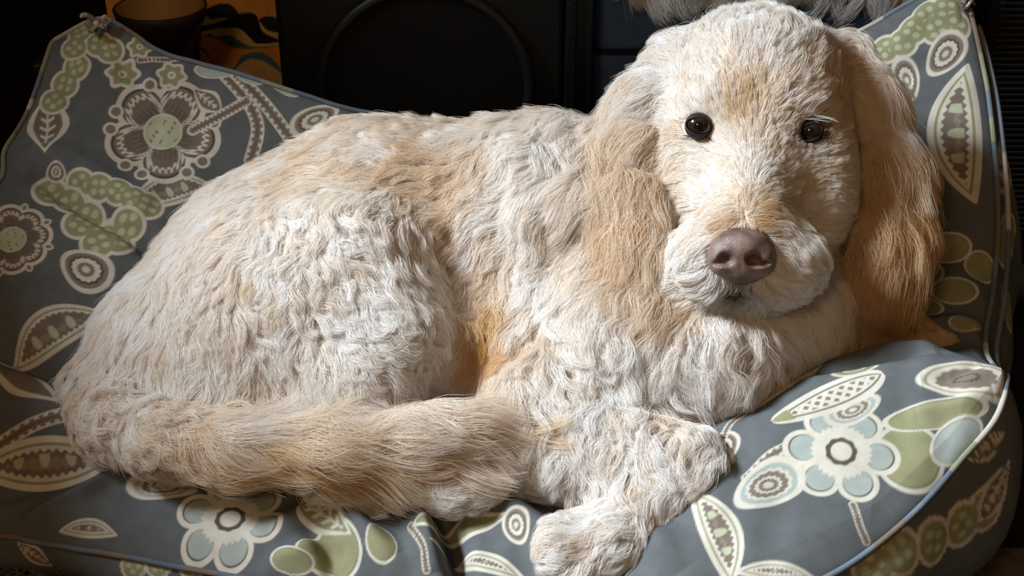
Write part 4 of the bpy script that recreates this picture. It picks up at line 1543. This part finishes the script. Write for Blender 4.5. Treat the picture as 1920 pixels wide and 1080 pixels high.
for e, sd in EYES:
    ec = e + CF * 0.001
    axis = CAM - ec
    axis /= np.linalg.norm(axis)
    V, F = cap(ec, axis, 0.0140, 0.0, math.pi * 0.98, 32, 20)
    eye = mesh_np('eye', V, F, M_ball, dog)
    V, F = cap(ec, axis, 0.01425, 0.30, 0.86, 32, 8)
    mesh_np('iris', V, F, M_iris, eye)
    V, F = cap(ec, axis, 0.0143, 0.0, 0.31, 32, 5)
    mesh_np('pupil', V, F, M_pupil, eye)
    # almond shaped rim of the lids
    pts, inner = [], []
    for j in range(48):
        b = 2 * np.pi * j / 48
        cb_, sb_ = math.cos(b), math.sin(b)
        x = 0.0126 * cb_
        inn = x if sd == 0 else -x                      # towards the nose
        if sb_ > 0:
            y = 0.0088 * sb_ ** 0.9
        else:
            y = -0.0092 * abs(sb_) ** 0.9
        y -= 0.10 * inn * (1.0 if sd == 0 else 1.5)      # inner corner lower
        if sd == 1 and sb_ > 0:
            y -= 0.0014 * sb_
        inner.append((x, y))
        z = math.sqrt(max(0.0150 ** 2 - x * x - y * y, 0.00002))
        pts.append(ec + CR * x + CU * y + axis * z)
    LVs, LFs, nr = [], [], 6
    for k in range(nr + 1):
        for j, (x, y) in enumerate(inner):
            rr_ = math.hypot(x, y)
            ro = rr_ + (max(0.0140, rr_) - rr_) * k / nr
            x2, y2 = x / rr_ * ro, y / rr_ * ro
            z2 = math.sqrt(max(0.0154 ** 2 - ro * ro, 0.0)) if k < nr else -0.002
            LVs.append(ec + CR * x2 + CU * y2 + axis * z2)
    for k in range(nr):
        for j in range(48):
            LFs.append((k * 48 + j, k * 48 + (j + 1) % 48, (k + 1) * 48 + (j + 1) % 48, (k + 1) * 48 + j))
    mesh_np('eyelid', np.array(LVs), np.array(LFs), M_lid, eye)
    V, F = tube(np.array(pts), 0.0013, 8, closed=True)
    mesh_np('lid_rim', V, F, M_lid, eye)
# pale lashes over the shaded eye
LP = []
for k in range(6):
    a_ = at(1505 + k * 7, 222 - 0.9 * k + rng.normal(0, 2), 1.388)
    b_ = at(1548 + k * 5 + rng.normal(0, 5), 226 + 0.6 * k + rng.normal(0, 4), 1.372)
    LP.append([a_ * (1 - t) + b_ * t - CF * 0.004 * math.sin(t * 3) for t in np.linspace(0, 1, 6)])
strands('eyelash', np.array(LP), np.tile(lin((250, 242, 230)), (6, 1)), hm, 0.00015, 0.0001, dog)

# ------------------------------------------------------------------ shaggy white fur over the ottoman
thr = thing('fur_throw', 'shaggy white fur hanging at the top, behind the head of the dog', 'fur throw', (0.3, YO + 0.15, 0.455))
nx, ns = 60, 40
tx = np.linspace(0.145, 0.545, nx)
prof = []
for s_ in np.linspace(0, 0.36, ns):
    if s_ < 0.27:
        prof.append((YO + 0.262 - s_, 0.4655))
    else:
        b = min((s_ - 0.27) / 0.03, 1.0)
        prof.append((YO - 0.008 - 0.012 * math.sin(b * math.pi / 2), 0.4655 - 0.012 * (1 - math.cos(b * math.pi / 2)) - max(0, s_ - 0.30) * 0.62))
prof = np.array(prof)
TV = np.stack([np.repeat(tx, ns), np.tile(prof[:, 0], nx), np.tile(prof[:, 1], nx)], 1)
TV[:, 2] += 0.002 * np.sin(TV[:, 0] * 60)
i, j = np.meshgrid(np.arange(nx - 1), np.arange(ns - 1), indexing='ij')
TF = np.stack([i * ns + j, i * ns + j + 1, (i + 1) * ns + j + 1, (i + 1) * ns + j], -1).reshape(-1, 4)
M_pelt = mat_new('pelt', lin((170, 160, 150)), 0.9, 0.1)
add_noise(M_pelt, rgba((150, 140, 130)), rgba((185, 176, 166)), 20)
mesh_np('pelt', TV, TF, M_pelt, thr)
NT = 30000
fx = rng.uniform(0.145, 0.545, NT)
fs = rng.uniform(0.0, 1.0, NT) ** 0.6
fi = (fs * (ns - 1)).astype(int)
fx2 = fx + 0.006 * np.sin(fx * 310) + 0.004 * np.sin(fx * 733)
lockx = np.round(fx2 / 0.011) * 0.011
lr = np.random.default_rng(5)
lk = lr.random(4096)
li = (np.round(fx2 / 0.011).astype(int) * 7 + (fi // 6) * 131) % 4096
bend = (lk[li] - 0.5) * 0.9
Lh = 0.014 + 0.034 * lk[(li * 3 + 1) % 4096]
tt = np.linspace(0, 1, 7)
fy0, fz0 = prof[fi, 0], prof[fi, 1]
dn = np.clip((fs - 0.72) / 0.15, 0, 1)
PT = np.zeros((NT, 7, 3))
sprd = rng.normal(0, 0.004, NT)
Lh = Lh * rng.uniform(0.6, 1.15, NT)
cxl = lockx + bend * 0.012
for k, t in enumerate(tt):
    c_ = 0.35 * t
    PT[:, k, 0] = fx * (1 - c_) + cxl * c_ + bend * Lh * t * t * 1.4 + sprd * t * t + 0.0012 * np.sin(5 * t + li)
    PT[:, k, 1] = fy0 - Lh * t * (1 - dn) * 0.9 - dn * Lh * (0.55 * t - 0.35 * t * t) - 0.001
    PT[:, k, 2] = fz0 + (1 - dn) * Lh * (0.5 * t - 0.25 * t * t) - dn * Lh * (t * 0.95)
tn_ = lin((246, 246, 246))[None] * (0.75 + 0.3 * lk[(li * 5 + 2) % 4096])[:, None]
strands('shaggy_pile', PT, tn_, hm, 0.00025, 0.00008, thr)

# ------------------------------------------------------------------ shaggy rug on the floor in front
rug = thing('rug', 'grey shaggy rug on the floor at the front edge of the cushion', 'rug', (-0.3, 0.8, 0.0))
M_rug = mat_new('rug_backing', lin((92, 84, 78)), 0.95, 0.05)
add_noise(M_rug, rgba((80, 72, 68)), rgba((104, 96, 88)), 60)
obj_bm('backing', box_bm((-1.3, 0.2, 0.001), (0.7, 1.16, 0.012), 0.003), M_rug, rug)
NR = 26000
rx = rng.uniform(-0.80, 0.0, NR)
ry = 1.115 - rng.uniform(0, 0.26, NR) - np.clip((rx + 0.52) * 0.30, 0, 1)
aa_ = rng.uniform(0, 2 * np.pi, NR)
Lr = rng.uniform(0.022, 0.048, NR)
PR = np.zeros((NR, 6, 3))
for k, t in enumerate(np.linspace(0, 1, 6)):
    PR[:, k, 0] = rx + np.cos(aa_) * Lr * 0.55 * t ** 1.5 + 0.002 * np.sin(7 * t + aa_ * 3)
    PR[:, k, 1] = ry + np.sin(aa_) * Lr * 0.55 * t ** 1.5
    PR[:, k, 2] = 0.011 + Lr * (t - 0.3 * t * t)
tr_ = lin((128, 118, 110))[None] * rng.uniform(0.6, 1.3, NR)[:, None]
o = strands('pile', PR, tr_, hm, 0.0007, 0.0003, rug)
o['kind'] = 'stuff'
